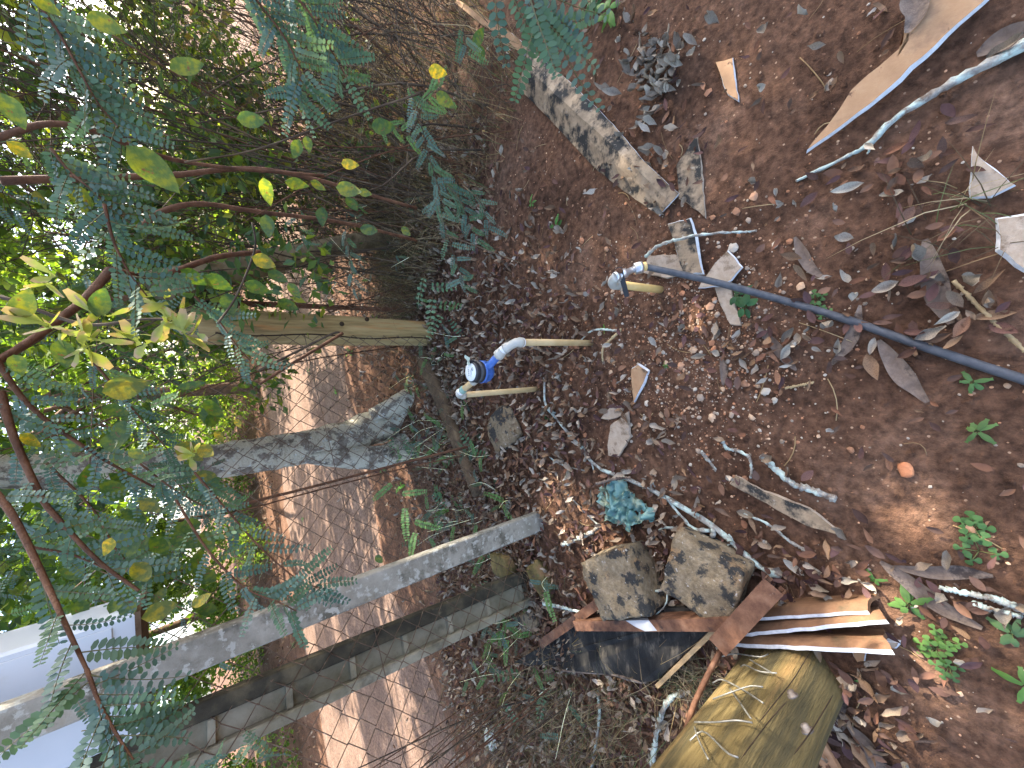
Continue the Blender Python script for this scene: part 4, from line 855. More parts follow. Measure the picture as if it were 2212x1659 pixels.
for i in sorted(top300):
    k, vi = L_kind[i], L_var[i]; ci = min(range(len(LEAFP[k])), key=lambda c: sum((a-b)**2 for a, b in zip(LEAFP[k][c], L_col[i])))
    if lm[k, vi, ci] is None:
        tv_, tf_ = TPL[k][vi]; lm[k, vi, ci] = mkmesh('fallen_leaf', tv_.tolist(), [tuple(int(q) for q in a) for a in tf_], M_dead, True, None, [LEAFP[k][ci]]*len(tv_))
    o = bpy.data.objects.new('fallen_leaf', lm[k, vi, ci]); COL.objects.link(o)
    s_ = LL[i]; o.scale = (s_, s_, s_); o.location = (LP[i, 0], LP[i, 1], LZ[i]+.004)
    ti = u_(0, TILT[k])*.6; o.rotation_euler = (ti*math.cos(i), ti*math.sin(i), u_(0, 6.28)); nm = near_mark(LP[i, 0], LP[i, 1]); tag(o, LBL[k][0]+' '+nm, 'leaf', LBL[k][1]+' '+nm)
Vs, Fs, Cs = [], [], []; base = 0
for k in TPL:
    for vi, (tv_, tf_) in enumerate(TPL[k]):
        idx = np.array([i for i in range(N_) if L_kind[i] == k and L_var[i] == vi and i not in top300])
        if len(idx) == 0: continue
        Rm = rot_rand(len(idx), TILT[k])*LL[idx][:, None, None]
        P_ = np.stack([LP[idx, 0], LP[idx, 1], LZ[idx]+.006], 1)
        v_, f_, c_ = scatter(tv_, tf_, Rm, P_, np.array([L_col[i] for i in idx])); Vs.append(v_); Fs.append(f_+base); Cs.append(c_); base += len(v_)
o = npobj('leaf_litter', np.concatenate(Vs), np.concatenate(Fs), M_dead, np.concatenate(Cs), smooth=True); tag(o, 'maroon, brown and tan dead leaves covering the ground at the fence', 'leaf litter', kind='stuff')

# ------------------------------------------------------------------ pebbles
import bmesh as _bm
def ico(sub, seed):
    b = _bm.new(); _bm.ops.create_icosphere(b, subdivisions=sub, radius=1); b.verts.ensure_lookup_table()
    v_ = np.array([p.co[:] for p in b.verts]); f_ = np.array([[q.index for q in p.verts] for p in b.faces]); b.free()
    rr = np.random.default_rng(seed); v_ = v_*(1+rr.uniform(-.28, .25, (len(v_), 1))); v_[:, 2] *= .62; return v_, f_
PCOL = [(.42, .19, .095), (.50, .27, .15), (.36, .27, .19), (.50, .42, .32), (.30, .15, .08), (.55, .36, .22)]
def pdens():
    while True:
        if random.random() < .55: p = G(random.gauss(1490, 140), random.gauss(760, 130))
        else: p = Vector((u_(-1.6, 2.0), u_(-.5, 1.7), 0))
        if p.y > -.6: return p
pm = {}
for i in range(150):
    p = pdens(); r_ = u_(.0045, .013) if i > 40 else u_(.009, .018); k = (i % 5, i % len(PCOL))
    if k not in pm: v_, f_ = ico(1, i); pm[k] = mkmesh('pebble', v_.tolist(), [tuple(int(q) for q in a) for a in f_], M_peb, False, None, [PCOL[k[1]]]*len(v_))
    o = bpy.data.objects.new('pebble', pm[k]); COL.objects.link(o); o.scale = (r_*u_(.8, 1.3), r_, r_); o.rotation_euler = (u_(-.3, .3), u_(-.3, .3), u_(0, 6)); o.location = (p.x, p.y, H1(p.x, p.y)+r_*.25)
    nm = near_mark(p.x, p.y); cn = ('brick orange', 'light orange', 'dull buff', 'pale buff', 'dark rust', 'sandy')[k[1]]; tag(o, cn+' pebble '+nm, 'pebble', cn+' pebbles '+nm)
v_, f_ = ico(1, 99); n = 7000; P_ = []
for i in range(n): p = pdens(); P_.append((p.x, p.y, H1(p.x, p.y)+.001))
v2, f2, c2 = scatter(v_, f_, rot_rand(n, .6)*RNG.gamma(2.0, .0011, n)[:, None, None], np.array(P_), np.array([np.array(random.choice(PCOL))*u_(.6, 1.1) for _ in range(n)]))
o = npobj('gravel', v2, f2, M_peb, c2); tag(o, 'fine orange grit scattered on the soil', 'gravel', kind='stuff')
# clods of soil
v_, f_ = ico(2, 42); n = 4200; P_ = [(u_(-1.8, 2.3), u_(-.6, 2.0)) for _ in range(n)]
P_ = np.array([(a, b, H1(a, b)-.001) for a, b in P_]); v2, f2, c2 = scatter(v_, f_, rot_rand(n, .6)*RNG.gamma(2.2, .0021, n)[:, None, None], P_, np.ones((n, 3)))
o = npobj('soil_crumbs', v2, f2, M_soil, None); tag(o, 'small crumbs and clods of red soil', 'soil', kind='stuff')

# thin straws and needles lying about
for i in range(90):
    c = Vector((u_(-1.3, 1.7), u_(-.4, 1.6), 0)); a = u_(0, 6.28); L_ = u_(.04, .16); d_ = Vector((math.cos(a), math.sin(a), 0)); b_ = Vector((-d_.y, d_.x, 0))*u_(-.02, .02)
    pts = [c+d_*L_*(q-.5)+b_*(1-(2*q-1)**2) for q in (0, .25, .5, .75, 1)]; pts = [Vector((p.x, p.y, H1(p.x, p.y)+.006)) for p in pts]
    m_ = MB(); m_.tube(pts, u_(.0009, .0017), 4, c=random.choice([(1, 1, 1), (.6, .5, .45), (.8, .7, .6)])); o = m_.build('straw', M_straw); nm = near_mark(c.x, c.y); tag(o, 'thin dry straw stalk '+nm, 'straw', 'dry straws '+nm)

# ------------------------------------------------------------------ small green plants
def leafquad(m_, base, d_, nrm, L_, W_, c, curl=.4, nl=5, cup=.15, tip=.75):
    d_ = Vector(d_).normalized(); nrm = Vector(nrm); s_ = nrm.cross(d_).normalized(); nn = d_.cross(s_)
    tv_, tf_ = leaf_template(L_, W_, curl, cup, nl=nl, tip=tip)
    m_.add([Vector(base)+d_*p[0]+s_*p[1]-nn*p[2] for p in tv_], [tuple(int(q) for q in a) for a in tf_], 0, c)
def weed(px_, py_, kind, size, label, n=5, col=(.085, .17, .05)):
    p = GH(px_, py_); t = thing('clover' if kind == 'clover' else 'weed_seedling', p, label, 'clover' if kind == 'clover' else 'seedling')
    for i in range(n):
        a = i*2.4+random.random()*.6; r_ = size*(.25+.6*random.random()) if kind == 'clover' else size*.12
        h_ = size*u_(.15, .8); top = p+Vector((math.cos(a)*r_, math.sin(a)*r_, h_))
        m_ = MB(); m_.tube(smooth_path([p, p.lerp(top, .5)+Vector((0, 0, h_*.2)), top], 5), .0011, 4, c=(.14, .16, .06)); stem = m_.build('stem', M_green, t)
        m_ = MB(); j = u_(.8, 1.25); c = tuple(v_*j for v_ in col)
        if kind == 'clover':
            for q in range(3):
                an = a+q*2.094; d_ = Vector((math.cos(an), math.sin(an), u_(-.1, .15))); leafquad(m_, top, d_, (0, 0, 1), size*.42, size*.42, c, .3, 5, .25, 1.9)
        else:
            d_ = Vector((math.cos(a), math.sin(a), u_(-.15, .35))); leafquad(m_, top, d_, (0, 0, 1), size*u_(.45, 1.2), size*u_(.28, .45), c, u_(.2, 1.0), 6, .25, .85)
        m_.build('leaf', M_green, t)
weed(1965, 1300, 'weed', .045, 'four-leaved bright green weed by the tile ends', 7, (.10, .20, .05))
weed(2020, 1400, 'clover', .04, 'largest patch of clover near the picture edge', 7, (.10, .20, .045)); weed(2050, 1440, 'clover', .035, 'clover tuft directly beyond the largest clover patch', 5, (.08, .17, .05))
weed(2040, 1378, 'clover', .035, 'clover tuft beside the long grey bark strip', 5, (.11, .21, .05))
weed(2105, 1140, 'clover', .045, 'clover sprays on long stalks on bare soil', 6, (.08, .17, .05)); weed(2115, 1190, 'clover', .04, 'darker clover tuft below the long stalked sprays', 4, (.07, .15, .05))
weed(2110, 930, 'weed', .034, 'lobed light green seedling alone on soil below the hose end', 6, (.12, .21, .06))
weed(2185, 1360, 'weed', .042, 'grey-green weed cut by the right picture edge', 6, (.08, .15, .06)); weed(2215, 1470, 'weed', .045, 'grass-like green weed at the far corner edge', 5, (.10, .22, .05))
weed(1770, 648, 'clover', .035, 'small clover just above the hose', 3, (.10, .2, .06)); weed(1782, 675, 'clover', .03, 'small clover touching the hose', 3, (.11, .22, .07))
weed(1618, 665, 'weed', .06, 'broad-leaved green sprout beside the hose and pale fragment', 6, (.05, .135, .05)); weed(1600, 640, 'weed', .05, 'green sprout partly hidden under the hose', 3, (.05, .12, .05))
weed(1205, 490, 'weed', .055, 'green two-leaved sprout in the litter before the shrub', 6, (.06, .17, .04)); weed(1150, 440, 'weed', .035, 'small bright sprout left of the ridge piece', 6, (.10, .24, .06))
weed(1890, 1250, 'weed', .025, 'tiny bright sprout above the tile ends', 5, (.1, .22, .05)); weed(1845, 1468, 'weed', .022, 'tiny sprout beside the near wooden post', 4, (.08, .2, .07))
weed(1310, 712, 'weed', .02, 'tiny sprout near the first riser', 4, (.12, .25, .05)); weed(1440, 790, 'weed', .016, 'tiny sprout among the pebbles', 5, (.12, .24, .07))
weed(1188, 905, 'weed', .03, 'small dark sprout at the fork of the long lichen branch', 4, (.05, .12, .04)); weed(1330, 35, 'weed', .07, 'bright green weed beside the shrub at the top picture edge', 10, (.10, .22, .04)); weed(1290, 20, 'weed', .07, 'darker leafy weed under the shrub at the top picture edge', 9, (.06, .15, .05))
weed(2100, 825, 'weed', .03, 'small green sprout next to the hose near the right edge', 5, (.1, .2, .06))
weed(985, 990, 'weed', .07, 'broad grey-green seedling at the far side of the ground log', 7, (.10, .17, .08)); weed(1010, 1000, 'weed', .05, 'dark green seedling at the end of the ground log', 6, (.05, .12, .05))
weed(960, 1060, 'weed', .10, 'leafy green seedling behind the fence near the slim concrete post', 9, (.08, .17, .06))
for k, (a, b, c) in enumerate([(700, 790, .16), (640, 820, .18), (760, 760, .14), (720, 850, .15), (870, 1050, .14), (830, 1010, .14), (650, 1120, .2), (800, 1310, .14), (780, 1330, .14), (640, 1390, .2), (660, 800, .15), (820, 690, .12), (590, 1540, .25), (610, 1600, .25), (560, 1630, .3)]):
    weed(a, b, 'weed', c*.55, 'bright green roadside seedling seen through the chain-link fence', 8, random.choice([(.10, .24, .04), (.13, .28, .04), (.08, .18, .06)]))
for ob in bpy.data.objects:
    if ob.get('label') == 'bright green roadside seedling seen through the chain-link fence': ob['group'] = 'roadside seedlings'

# ------------------------------------------------------------------ feather-leaf fronds
def frond_mesh(name, L_, pairs, ll, lw, droop, col, seed):
    rr = random.Random(seed); m_ = MB(); pts = []
    for i in range(9):
        u = i/8; pts.append(Vector((L_*u, .02*L_*math.sin(u*3+seed), -droop*L_*u*u)))
    m_.tube(pts, [.0011*(1-.6*i/8) for i in range(9)], 3, c=(.14, .13, .06), cap=False)
    for k in range(pairs):
        u = .12+.86*k/(pairs-1); p = Vector((L_*u, .02*L_*math.sin(u*3+seed), -droop*L_*u*u)); sc = math.sin(math.pi*(.18+.72*u))**.5
        for s_ in (-1, 1):
            d_ = Vector((.28+rr.uniform(-.12, .12), s_, rr.uniform(-.25, .25))).normalized(); L2 = ll*sc*rr.uniform(.88, 1.1); W2 = lw*sc*rr.uniform(.9, 1.1)
            sd = Vector((-d_.y, d_.x, rr.uniform(-.25, .25)*1)).normalized()
            j = rr.uniform(.82, 1.18); c = tuple(v_*j for v_ in col)
            vs = [p, p+d_*L2*.3+sd*W2*.5, p+d_*L2*.75+sd*W2*.48, p+d_*L2, p+d_*L2*.75-sd*W2*.48, p+d_*L2*.3-sd*W2*.5]
            m_.add(vs, [(0, 1, 2, 3), (0, 3, 4, 5)], 0, c)
    return mkmesh(name, m_.v, m_.f, M_frond, False, None, m_.c)
TEAL = [(.065, .122, .098), (.088, .145, .118), (.048, .098, .070), (.080, .145, .080), (.10, .16, .125), (.058, .115, .060)]
FR = [frond_mesh('frond', random.uniform(.075, .105), random.choice((9, 10, 12)), .0145, .0072, random.uniform(.0, .6), TEAL[k % 6], k) for k in range(14)]
FRY = [frond_mesh('frond', .13, 13, .018, .0095, random.uniform(.05, .3), random.choice([(.12, .20, .045), (.10, .19, .06)]), 40+k) for k in range(3)]
FRBIG = [frond_mesh('frond', .14, 6, .028, .014, .15, random.choice([(.075, .145, .075), (.085, .16, .09)]), 70+k) for k in range(3)]
def place(mesh, parent, p, x, n_, sc):
    x = Vector(x).normalized(); n_ = Vector(n_); y = n_.cross(x)
    if y.length < 1e-4: y = Vector((0, 1, 0)).cross(x)
    y.normalize(); z = x.cross(y); M3 = Matrix((x, y, z)).transposed()*sc
    o = bpy.data.objects.new(mesh.name.split('.')[0], mesh); COL.objects.link(o); o.parent = parent
    o.matrix_basis = Matrix.Translation(Vector(p)-wloc(parent)) @ M3.to_4x4(); return o
def rv(a=1.0): return Vector((random.gauss(0, 1), random.gauss(0, 1), random.gauss(0, 1))).normalized()*a
CAMP = Vector((0, 0, CAMH))
def spray(parent, path, n, sc=(.8, 1.15), meshes=FR, rad=.0022, stem=M_rust_stem, spread=.9, facing=.6, branch=True):
    p = smooth_path(path, 20)
    if branch: m_ = MB(); m_.tube(p, [rad*(1-.6*i/20) for i in range(21)], 5, cap=False); m_.build('branch', stem, parent)
    for k in range(n):
        u = (k+random.random()*.6)/n*20; i = min(int(u), 19); q = p[i].lerp(p[i+1], u-i); t = (p[i+1]-p[i]).normalized()
        side = t.cross((q-CAMP).normalized()).normalized()*(1 if k % 2 else -1)
        d_ = t*u_(.3, .9)+side*spread*u_(.35, .95)+rv(.35)+Vector((0, 0, -.18))
        nrm = Vector((0, 0, 1))*(1-facing)+(CAMP-q).normalized()*facing+rv(.35)
        place(random.choice(meshes), parent, q, d_, nrm, u_(*sc))

# the overhanging feather-leaved tree (stands to the right, its crown shades the place)
TB = Vector((4.6, 1.0, 0)); TB.z = H1(TB.x, TB.y)
tree = thing('feather_leaf_tree', TB, 'feather-leaved tree whose thin branches hang across the picture from above', 'tree')
m_ = MB(); m_.tube(smooth_path([TB-Vector((0, 0, .1)), TB+Vector((-.1, .1, 1.4)), TB+Vector((.15, .2, 2.8)), TB+Vector((0, .3, 4.4))], 16), [.15-.006*i for i in range(17)], 12, wob=.05); m_.build('trunk', M_bark, tree)
for (e, r_) in (((2.2, 2.0, 3.9), .05), ((6.5, 3.2, 5.0), .05), ((3.2, 4.2, 4.6), .045), ((2.8, -.4, 4.2), .045), ((1.2, 2.6, 3.1), .03), ((0.2, 1.9, 2.75), .022)):
    a = TB+Vector((.05, .25, 3.0)); e = Vector(e); m_ = MB(); m_.tube(smooth_path([a, a.lerp(e, .5)+Vector((0, 0, .35)), e], 14), [r_*(1-.75*i/14) for i in range(15)], 8, wob=.05); m_.build('limb', M_darkbark, tree)
BR = [  # (pixel, pixel, distance) paths of the thin overhanging branches, root end first
 ([(0, 846, 1.25), (30, 946, 1.22), (87, 1070, 1.2), (123, 1119, 1.18), (213, 1213, 1.15), (300, 1276, 1.12)], .0075, 12),
 ([(-40, 1030, 1.05), (27, 1113, 1.0), (103, 1266, .95), (143, 1353, .92), (187, 1446, .9)], .006, 7),
 ([(187, 1446, .9), (215, 1520, .88), (260, 1600, .86), (310, 1670, .85)], .003, 14),
 ([(-20, 760, 1.35), (67, 880, 1.35), (213, 986, 1.35), (333, 1053, 1.38)], .0065, 12),
 ([(420, 1020, 1.3), (480, 1090, 1.28), (560, 1180, 1.25), (640, 1250, 1.22), (690, 1270, 1.2)], .003, 12),
 ([(380, 1080, 1.2), (450, 1190, 1.16), (530, 1270, 1.14), (600, 1300, 1.12), (640, 1320, 1.1)], .003, 12),
 ([(300, 1000, 1.5), (380, 1060, 1.5), (470, 1110, 1.48)], .003, 10),
 ([(60, -20, 1.2), (120, 60, 1.18), (165, 140, 1.15), (210, 220, 1.12), (255, 275, 1.1)], .003, 18),
 ([(110, 320, 1.2), (150, 370, 1.18), (210, 420, 1.15), (290, 490, 1.15)], .003, 12),
 ([(225, 440, 1.0), (245, 520, 1.0), (280, 590, 1.0), (318, 640, 1.0)], .003, 7),
 ([(420, 640, 1.3), (470, 690, 1.3), (510, 745, 1.28), (540, 780, 1.28)], .003, 8),
 ([(520, -40, 1.15), (570, 20, 1.15), (620, 90, 1.15), (650, 160, 1.15), (640, 210, 1.15)], .003, 16),
 ([(610, -40, 1.3), (670, 30, 1.28), (710, 100, 1.28), (750, 170, 1.28)], .003, 16),
 ([(100, 1000, 1.7), (200, 1100, 1.7), (260, 1200, 1.65), (330, 1240, 1.6)], .004, 14),
 ([(60, 1180, 1.5), (160, 1200, 1.5), (250, 1240, 1.48)], .004, 8),
 ([(200, 780, 1.7), (300, 900, 1.7), (370, 980, 1.7)], .004, 12), ([(330, 1000, 1.75), (380, 1040, 1.7), (430, 1110, 1.65)], .003, 10), 
]
for (pp, r_, n) in BR: spray(tree, [atD(*q) for q in pp], int(n*1.5), rad=r_, sc=(.75, 1.15))
FCACHE = {}
def fmesh(me):
    if me.name not in FCACHE:
        co = np.empty(len(me.vertices)*3, 'f'); me.vertices.foreach_get('co', co); ca = np.empty(len(me.vertices)*4, 'f'); me.color_attributes['Col'].data.foreach_get('color', ca)
        FCACHE[me.name] = (co.reshape(-1, 3), np.array([list(p.vertices) for p in me.polygons if len(p.vertices) == 4]), ca.reshape(-1, 4)[:, :3])
    return FCACHE[me.name]
MV, MF, MC = [], [], []; mbase = 0
for k in range(190):         # finer twigs of the same crown farther back along the fence
    p = ST(u_(-1.0, 4.6), u_(1.35, 3.1), u_(1.6, 3.0))
    if (p-CAMP).length < 1.35: continue
    dd = Vector((-.5, -.2, -.55))+rv(.45)
    for q_ in range(7):
        q = p+dd*(.4*q_/7); x = (dd*u_(.3, .8)+rv(.9)).normalized(); n_ = rv()+(CAMP-q).normalized()*.5; y = n_.cross(x).normalized(); z = x.cross(y); sc = u_(.75, 1.2)
        v_, f_, c_ = fmesh(random.choice(FR+FR+FRY)); Mx = np.array([x, y, z])*sc; MV.append(v_@Mx+np.array(q)); MF.append(f_+mbase); MC.append(c_*u_(.75, 1.2)); mbase += len(v_)
o = npobj('frond_mass', np.concatenate(MV), np.concatenate(MF), M_frond, np.concatenate(MC), tree); o['kind'] = 'stuff'
for k in range(6):          # further twigs of the same crown, farther back along the fence
    p = ST(u_(-.6, 4.0), u_(1.3, 2.9), u_(1.75, 2.9)); d_ = Vector((-.5, -.2, -.55))+rv(.35)
    spray(tree, [p, p+d_*.22+Vector((0, 0, .03)), p+d_*.45], 6, rad=.0028, sc=(.8, 1.2), facing=.4)
spray(tree, [atD(1060, -60, .95), atD(1120, -10, .92), atD(1170, 40, .9), atD(1210, 80, .9)], 9, sc=(1.0, 1.35), rad=.002, spread=.7)
spray(tree, [atD(1130, -60, .9), atD(1150, 0, .88), atD(1165, 60, .88)], 5, sc=(1.1, 1.4), rad=.002, spread=.7)
spray(tree, [atD(850, 1040, 2.0), atD(880, 1100, 1.95), atD(905, 1160, 1.9)], 5, meshes=FRY, sc=(.9, 1.3), rad=.002)
m_ = None
# winged seed clusters
WING = mkmesh('wing_seed', *(lambda t: ([tuple(p) for p in t[0]], [tuple(int(q) for q in a) for a in t[1]]))(leaf_template(.045, .017, .35, .25, nl=6, tip=1.5)), M_green, True, None, [(.30, .34, .10) if i < 14 else (.40, .30, .20) for i in range(21)])
# dead twigs of the vine and its broad leaves
VB = ST(2.4, 1.75); VB.z = H1(VB.x, VB.y)
vine = thing('climbing_vine', VB, 'climbing vine with broad yellow-green spotted leaves and winged seed clusters along the fence', 'vine')
for (pp, r_) in (([(300, 493, 1.7), (350, 457, 1.72), (433, 440, 1.75), (553, 457, 1.8), (746, 482, 1.95), (900, 520, 2.2)], .010),
                 ([(240, 583, 1.6), (190, 640, 1.55), (133, 686, 1.5), (60, 740, 1.45), (-40, 800, 1.4)], .0115), ([(560, 545, 2.0), (467, 556, 1.9), (340, 596, 1.75), (240, 583, 1.6)], .012),
                 ([(905, 203, 1.5), (760, 250, 1.45), (553, 323, 1.4), (400, 350, 1.3)], .003), ([(1130, 570, 1.7), (950, 500, 1.6), (840, 440, 1.5), (770, 430, 1.35), (700, 400, 1.3)], .0022),
                 ([(470, 700, 1.25), (510, 640, 1.25), (550, 540, 1.2), (545, 480, 1.2)], .003), ([(740, 720, 2.05), (640, 780, 1.9), (560, 830, 1.85)], .008), ([(0, 640, 1.3), (180, 700, 1.25), (300, 690, 1.22), (400, 690, 1.2)], .004),
                 ([(-20, 300, 1.4), (150, 270, 1.4), (400, 350, 1.5), (700, 380, 1.6)], .007), ([(0, 390, 1.6), (350, 380, 1.7), (600, 370, 1.8), (900, 450, 2.0)], .010)):
    m_ = MB(); m_.tube(smooth_path([atD(*q) for q in pp], 22), [r_*(1-.3*i/22) for i in range(23)], 7, wob=.1); m_.build('stem', M_rust_stem if r_ > .004 else M_stem, vine)
GRN = [(.085, .135, .035), (.105, .15, .04), (.06, .11, .04), (.08, .135, .055)]; YEL = [(.30, .28, .04), (.19, .195, .035), (.11, .13, .03)]; DRK = [(.04, .085, .025), (.05, .10, .03)]
VL = [mkmesh('leaf', *(lambda t: ([tuple(p) for p in t[0]], [tuple(int(q) for q in a) for a in t[1]]))(leaf_template(1, random.uniform(.5, .68), random.uniform(.2, 1.0), random.uniform(.1, .5), random.uniform(-.6, .6), nl=8, tip=.7, wav=.06)), M_vine, True, None, [c]*27) for c in GRN+YEL+DRK for _ in range(2)]
NARROW = mkmesh('leaf', *(lambda t: ([tuple(p) for p in t[0]], [tuple(int(q) for q in a) for a in t[1]]))(leaf_template(1, .36, .3, .2, 0, nl=8)), M_vine, True, None, [DRK[0]]*27)
def vleaf(px_, py_, D, Lpx, ang, ci, edge=.25):
    """broad leaf: centre pixel, distance, length in pixels, direction of its tip in the picture (deg, 0 = right)"""
    a = R(ang); h_ = Lpx*.5; p0 = atD(px_-math.cos(a)*h_, py_-math.sin(a)*h_, D); p1 = atD(px_+math.cos(a)*h_, py_+math.sin(a)*h_, D+u_(-.01, .03))
    q = (CAMP-p0).normalized()+rv(edge); ms = NARROW if ci == 'n' else VL[ci]
    o = place(ms, vine, p0, p1-p0, q, (p1-p0).length); return o
g0, y0, d0 = 0, 8, 14
for (a, b, D, L_, an, ci) in [(405, 148, 1.0, 95, 10, g0), (230, 45, 1.0, 125, 15, g0+2), (95, 5, 1.1, 80, 40, g0+2), (28, 240, .95, 110, 50, g0+6), (330, 365, 1.0, 195, 35, g0+1), (275, 830, .95, 140, -8, y0+4), (545, 262, 1.3, 80, 20, g0+4),
        (575, 413, 1.1, 75, 75, g0+3), (580, 490, 1.1, 65, 70, g0+4), (757, 410, 1.2, 75, 20, g0+2), (757, 355, 1.2, 52, 10, y0+0), (945, 155, 1.4, 44, 20, y0+1), (965, 217, 1.4, 62, 45, g0+0), (665, 312, 1.3, 50, 80, g0+6),
        (45, 655, 1.0, 85, -80, g0+2), (215, 655, 1.0, 65, -80, g0+4), (135, 768, 1.0, 75, 75, g0+5), (38, 790, 1.0, 65, 60, g0+6), (415, 832, 1.0, 70, 0, 'n'), (345, 1325, 1.0, 95, -10, y0+4), (440, 1295, 1.0, 70, -30, y0+2), (235, 1180, 1.1, 50, 100, y0+0),
        (240, 960, 1.2, 60, 60, d0), (570, 565, 1.15, 65, 30, y0+3), (635, 630, 1.2, 60, 60, g0+5), (640, 320, 1.3, 55, 100, g0+4), (40, 320, 1.2, 70, 20, y0+3), (180, 430, 1.2, 90, 60, g0+2), (590, 1330, .9, 1, 0, 0), (700, 205, 1.6, 30, 0, g0),
        (640, 395, 1.3, 55, 20, g0+1), (685, 400, 1.4, 45, 40, g0+2), (790, 415, 1.4, 40, 10, g0+2), (620, 660, 1.3, 60, 20, d0), (560, 620, 1.35, 80, 10, d0+1), (600, 600, 1.4, 70, 30, d0), (470, 610, 1.3, 80, 20, d0+1), (500, 660, 1.3, 70, 60, d0), (415, 600, 1.3, 70, 45, d0+1),
        (340, 1180, 1.2, 60, 60, d0+1), (300, 980, 1.15, 60, 20, g0+2), (60, 950, 1.2, 50, 45, y0+2), (250, 890, 1.2, 80, 20, d0), (180, 1130, 1.2, 60, 30, y0+4), (300, 1240, 1.1, 70, 80, y0+4), (330, 1090, 1.3, 70, 20, y0+4), (410, 975, 1.4, 70, 20, y0+5), (440, 1030, 1.35, 70, -10, y0+4), (450, 975, 1.35, 55, 20, y0+3),
        (820, 1210, 1.9, 30, 40, g0+4), (515, 915, 1.7, 30, 60, y0+0), (475, 940, 1.7, 36, 30, y0+2), (760, 440, 1.6, 50, 60, d0), (800, 500, 1.8, 50, 20, g0+4), (700, 470, 1.8, 60, 80, d0), (880, 500, 2.0, 40, 30, g0+2), (1040, 115, 1.7, 50, 70, d0+1), (1035, 80, 1.7, 55, -60, d0+1), (830, 275, 1.9, 60, 10, d0+1)]:
    if L_ > 1: vleaf(a, b, D, L_*u_(.72, .95), an+u_(-12, 12), ci, .45)
for k in range(170):           # looser leaves through the thicket
    s_, t, z = u_(1.5, 5.0), random.gauss(2.0, .35), u_(.7, 2.7); p = ST(s_, t, z)
    if (p-CAMP).length < 1.0: continue
    place(random.choice(VL[:8]+VL[:8]+VL[12:]), vine, p, rv()+Vector((0, 0, -.5)), rv()+(CAMP-p).normalized(), u_(.03, .085))
for k in range(46):
    vleaf(u_(120, 470), u_(880, 1330), u_(1.45, 2.1), u_(38, 75), u_(0, 360), random.choice([d0, d0+1, d0+2, d0+3, g0+4, g0+5]), .6)
for (cx_, cy_, n, D) in ((125, 705, 9, 1.0), (190, 745, 11, 1.0), (215, 690, 7, 1.02), (370, 690, 12, 1.0), (410, 720, 8, 1.0), (345, 650, 5, 1.02), (300, 735, 6, 1.03), (420, 985, 9, 1.35), (100, 600, 6, 1.2)):
    c = atD(cx_, cy_, D)
    for k in range(n): place(WING, vine, c+rv(.012), rv()+ray(cx_+60, cy_+20).normalized()*.2-(ray(cx_, cy_)).normalized()*.2, rv(), u_(.8, 1.15))

# ------------------------------------------------------------------ dry shrub tangled in the fence
SB = ST(2.9, 1.7); SB.z = H1(SB.x, SB.y)
shrub = thing('dry_shrub', SB, 'dense dry shrub of brown stems tangled in the chain-link fence on the right', 'shrub')
def shrub_pt():
    while True:
        p = ST(u_(1.9, 5.6), u_(.25, 2.5))
        if p.x+.9*p.y > 3.0+.2*math.sin(3*p.x) and random.random() < (1 if p.dot(RN) > 1.1 else .5): return p
for k in range(240):
    p = shrub_pt(); p.z = H1(p.x, p.y)
    lean = Vector((u_(-.75, .45), u_(-.5, .4), 0)); h_ = u_(.9, 2.9); r_ = u_(.0025, .008)
    if p.dot(RN) < 1.2: h_ *= .5
    pts = [p, p+lean*.25*h_+Vector((0, 0, h_*.4))+rv(.06), p+lean*.6*h_+Vector((0, 0, h_*.75))+rv(.08), p+lean*h_+Vector((0, 0, h_))+rv(.08)]
    m_ = MB(); m_.tube(smooth_path(pts, 12), [r_*(1-.7*i/12) for i in range(13)], 5, cap=False, wob=.1); m_.build('stem', random.choice([M_stem, M_stem, M_rust_stem]), shrub)
m_ = MB()
for k in range(6200):
    p = shrub_pt(); hm = 2.7 if p.dot(RN) > 1.3 else .75; p.z = u_(0, 1)**.95*hm
    if (p-CAMP).length < .95: continue
    if p.dot(RD) < 3.0 and p.dot(RN) < 2.05 and .1 < p.z < 1.7 and random.random() < .6: continue
    d_ = rv(.8)+Vector((.25, -.1, .45)); L_ = u_(.15, .75)
    m_.tube([p, p+d_*L_*.5+rv(.03), p+d_*L_+rv(.04)], [.0024, .0018, .0009], 3, cap=False)
o = m_.build('twig_tangle', M_stem, shrub, smooth=False); o['kind'] = 'stuff'
# hanging feather fronds growing out of the shrub near the ground
for (pp, n, ms, sc) in (([(880, 180, 1.75), (905, 250, 1.72), (925, 330, 1.70), (945, 400, 1.68), (960, 450, 1.66)], 22, FR, (.7, 1.0)),
                    ([(945, 380, 1.7), (985, 420, 1.68), (1010, 470, 1.66), (1030, 520, 1.66)], 14, FR, (.7, 1.0)), ([(940, 430, 1.68), (970, 520, 1.66), (990, 580, 1.66), (1000, 620, 1.66)], 14, FR, (.7, 1.0)),
                    ([(1000, 400, 1.75), (1040, 440, 1.7), (1055, 500, 1.7)], 8, FR, (.6, .9)), ([(745, 490, 1.95), (755, 560, 1.93), (765, 630, 1.9)], 9, FR, (.6, .8)), ([(640, 470, 1.9), (660, 540, 1.9)], 5, FR, (.6, .8)),
                    ([(915, 590, 2.15), (935, 640, 2.1), (960, 690, 2.1)], 5, FRBIG, (.9, 1.2)), ([(900, 230, 1.75), (930, 200, 1.75), (960, 190, 1.75)], 6, FRY, (.5, .7)), ([(820, 260, 2.0), (900, 300, 1.9)], 6, FRY, (.5, .7)), ([(1000, 60, 1.5), (1010, 120, 1.5)], 4, FR, (.5, .8))):
    spray(shrub, [atD(*q) for q in pp], n, meshes=ms, sc=sc, rad=.002, stem=M_stem)
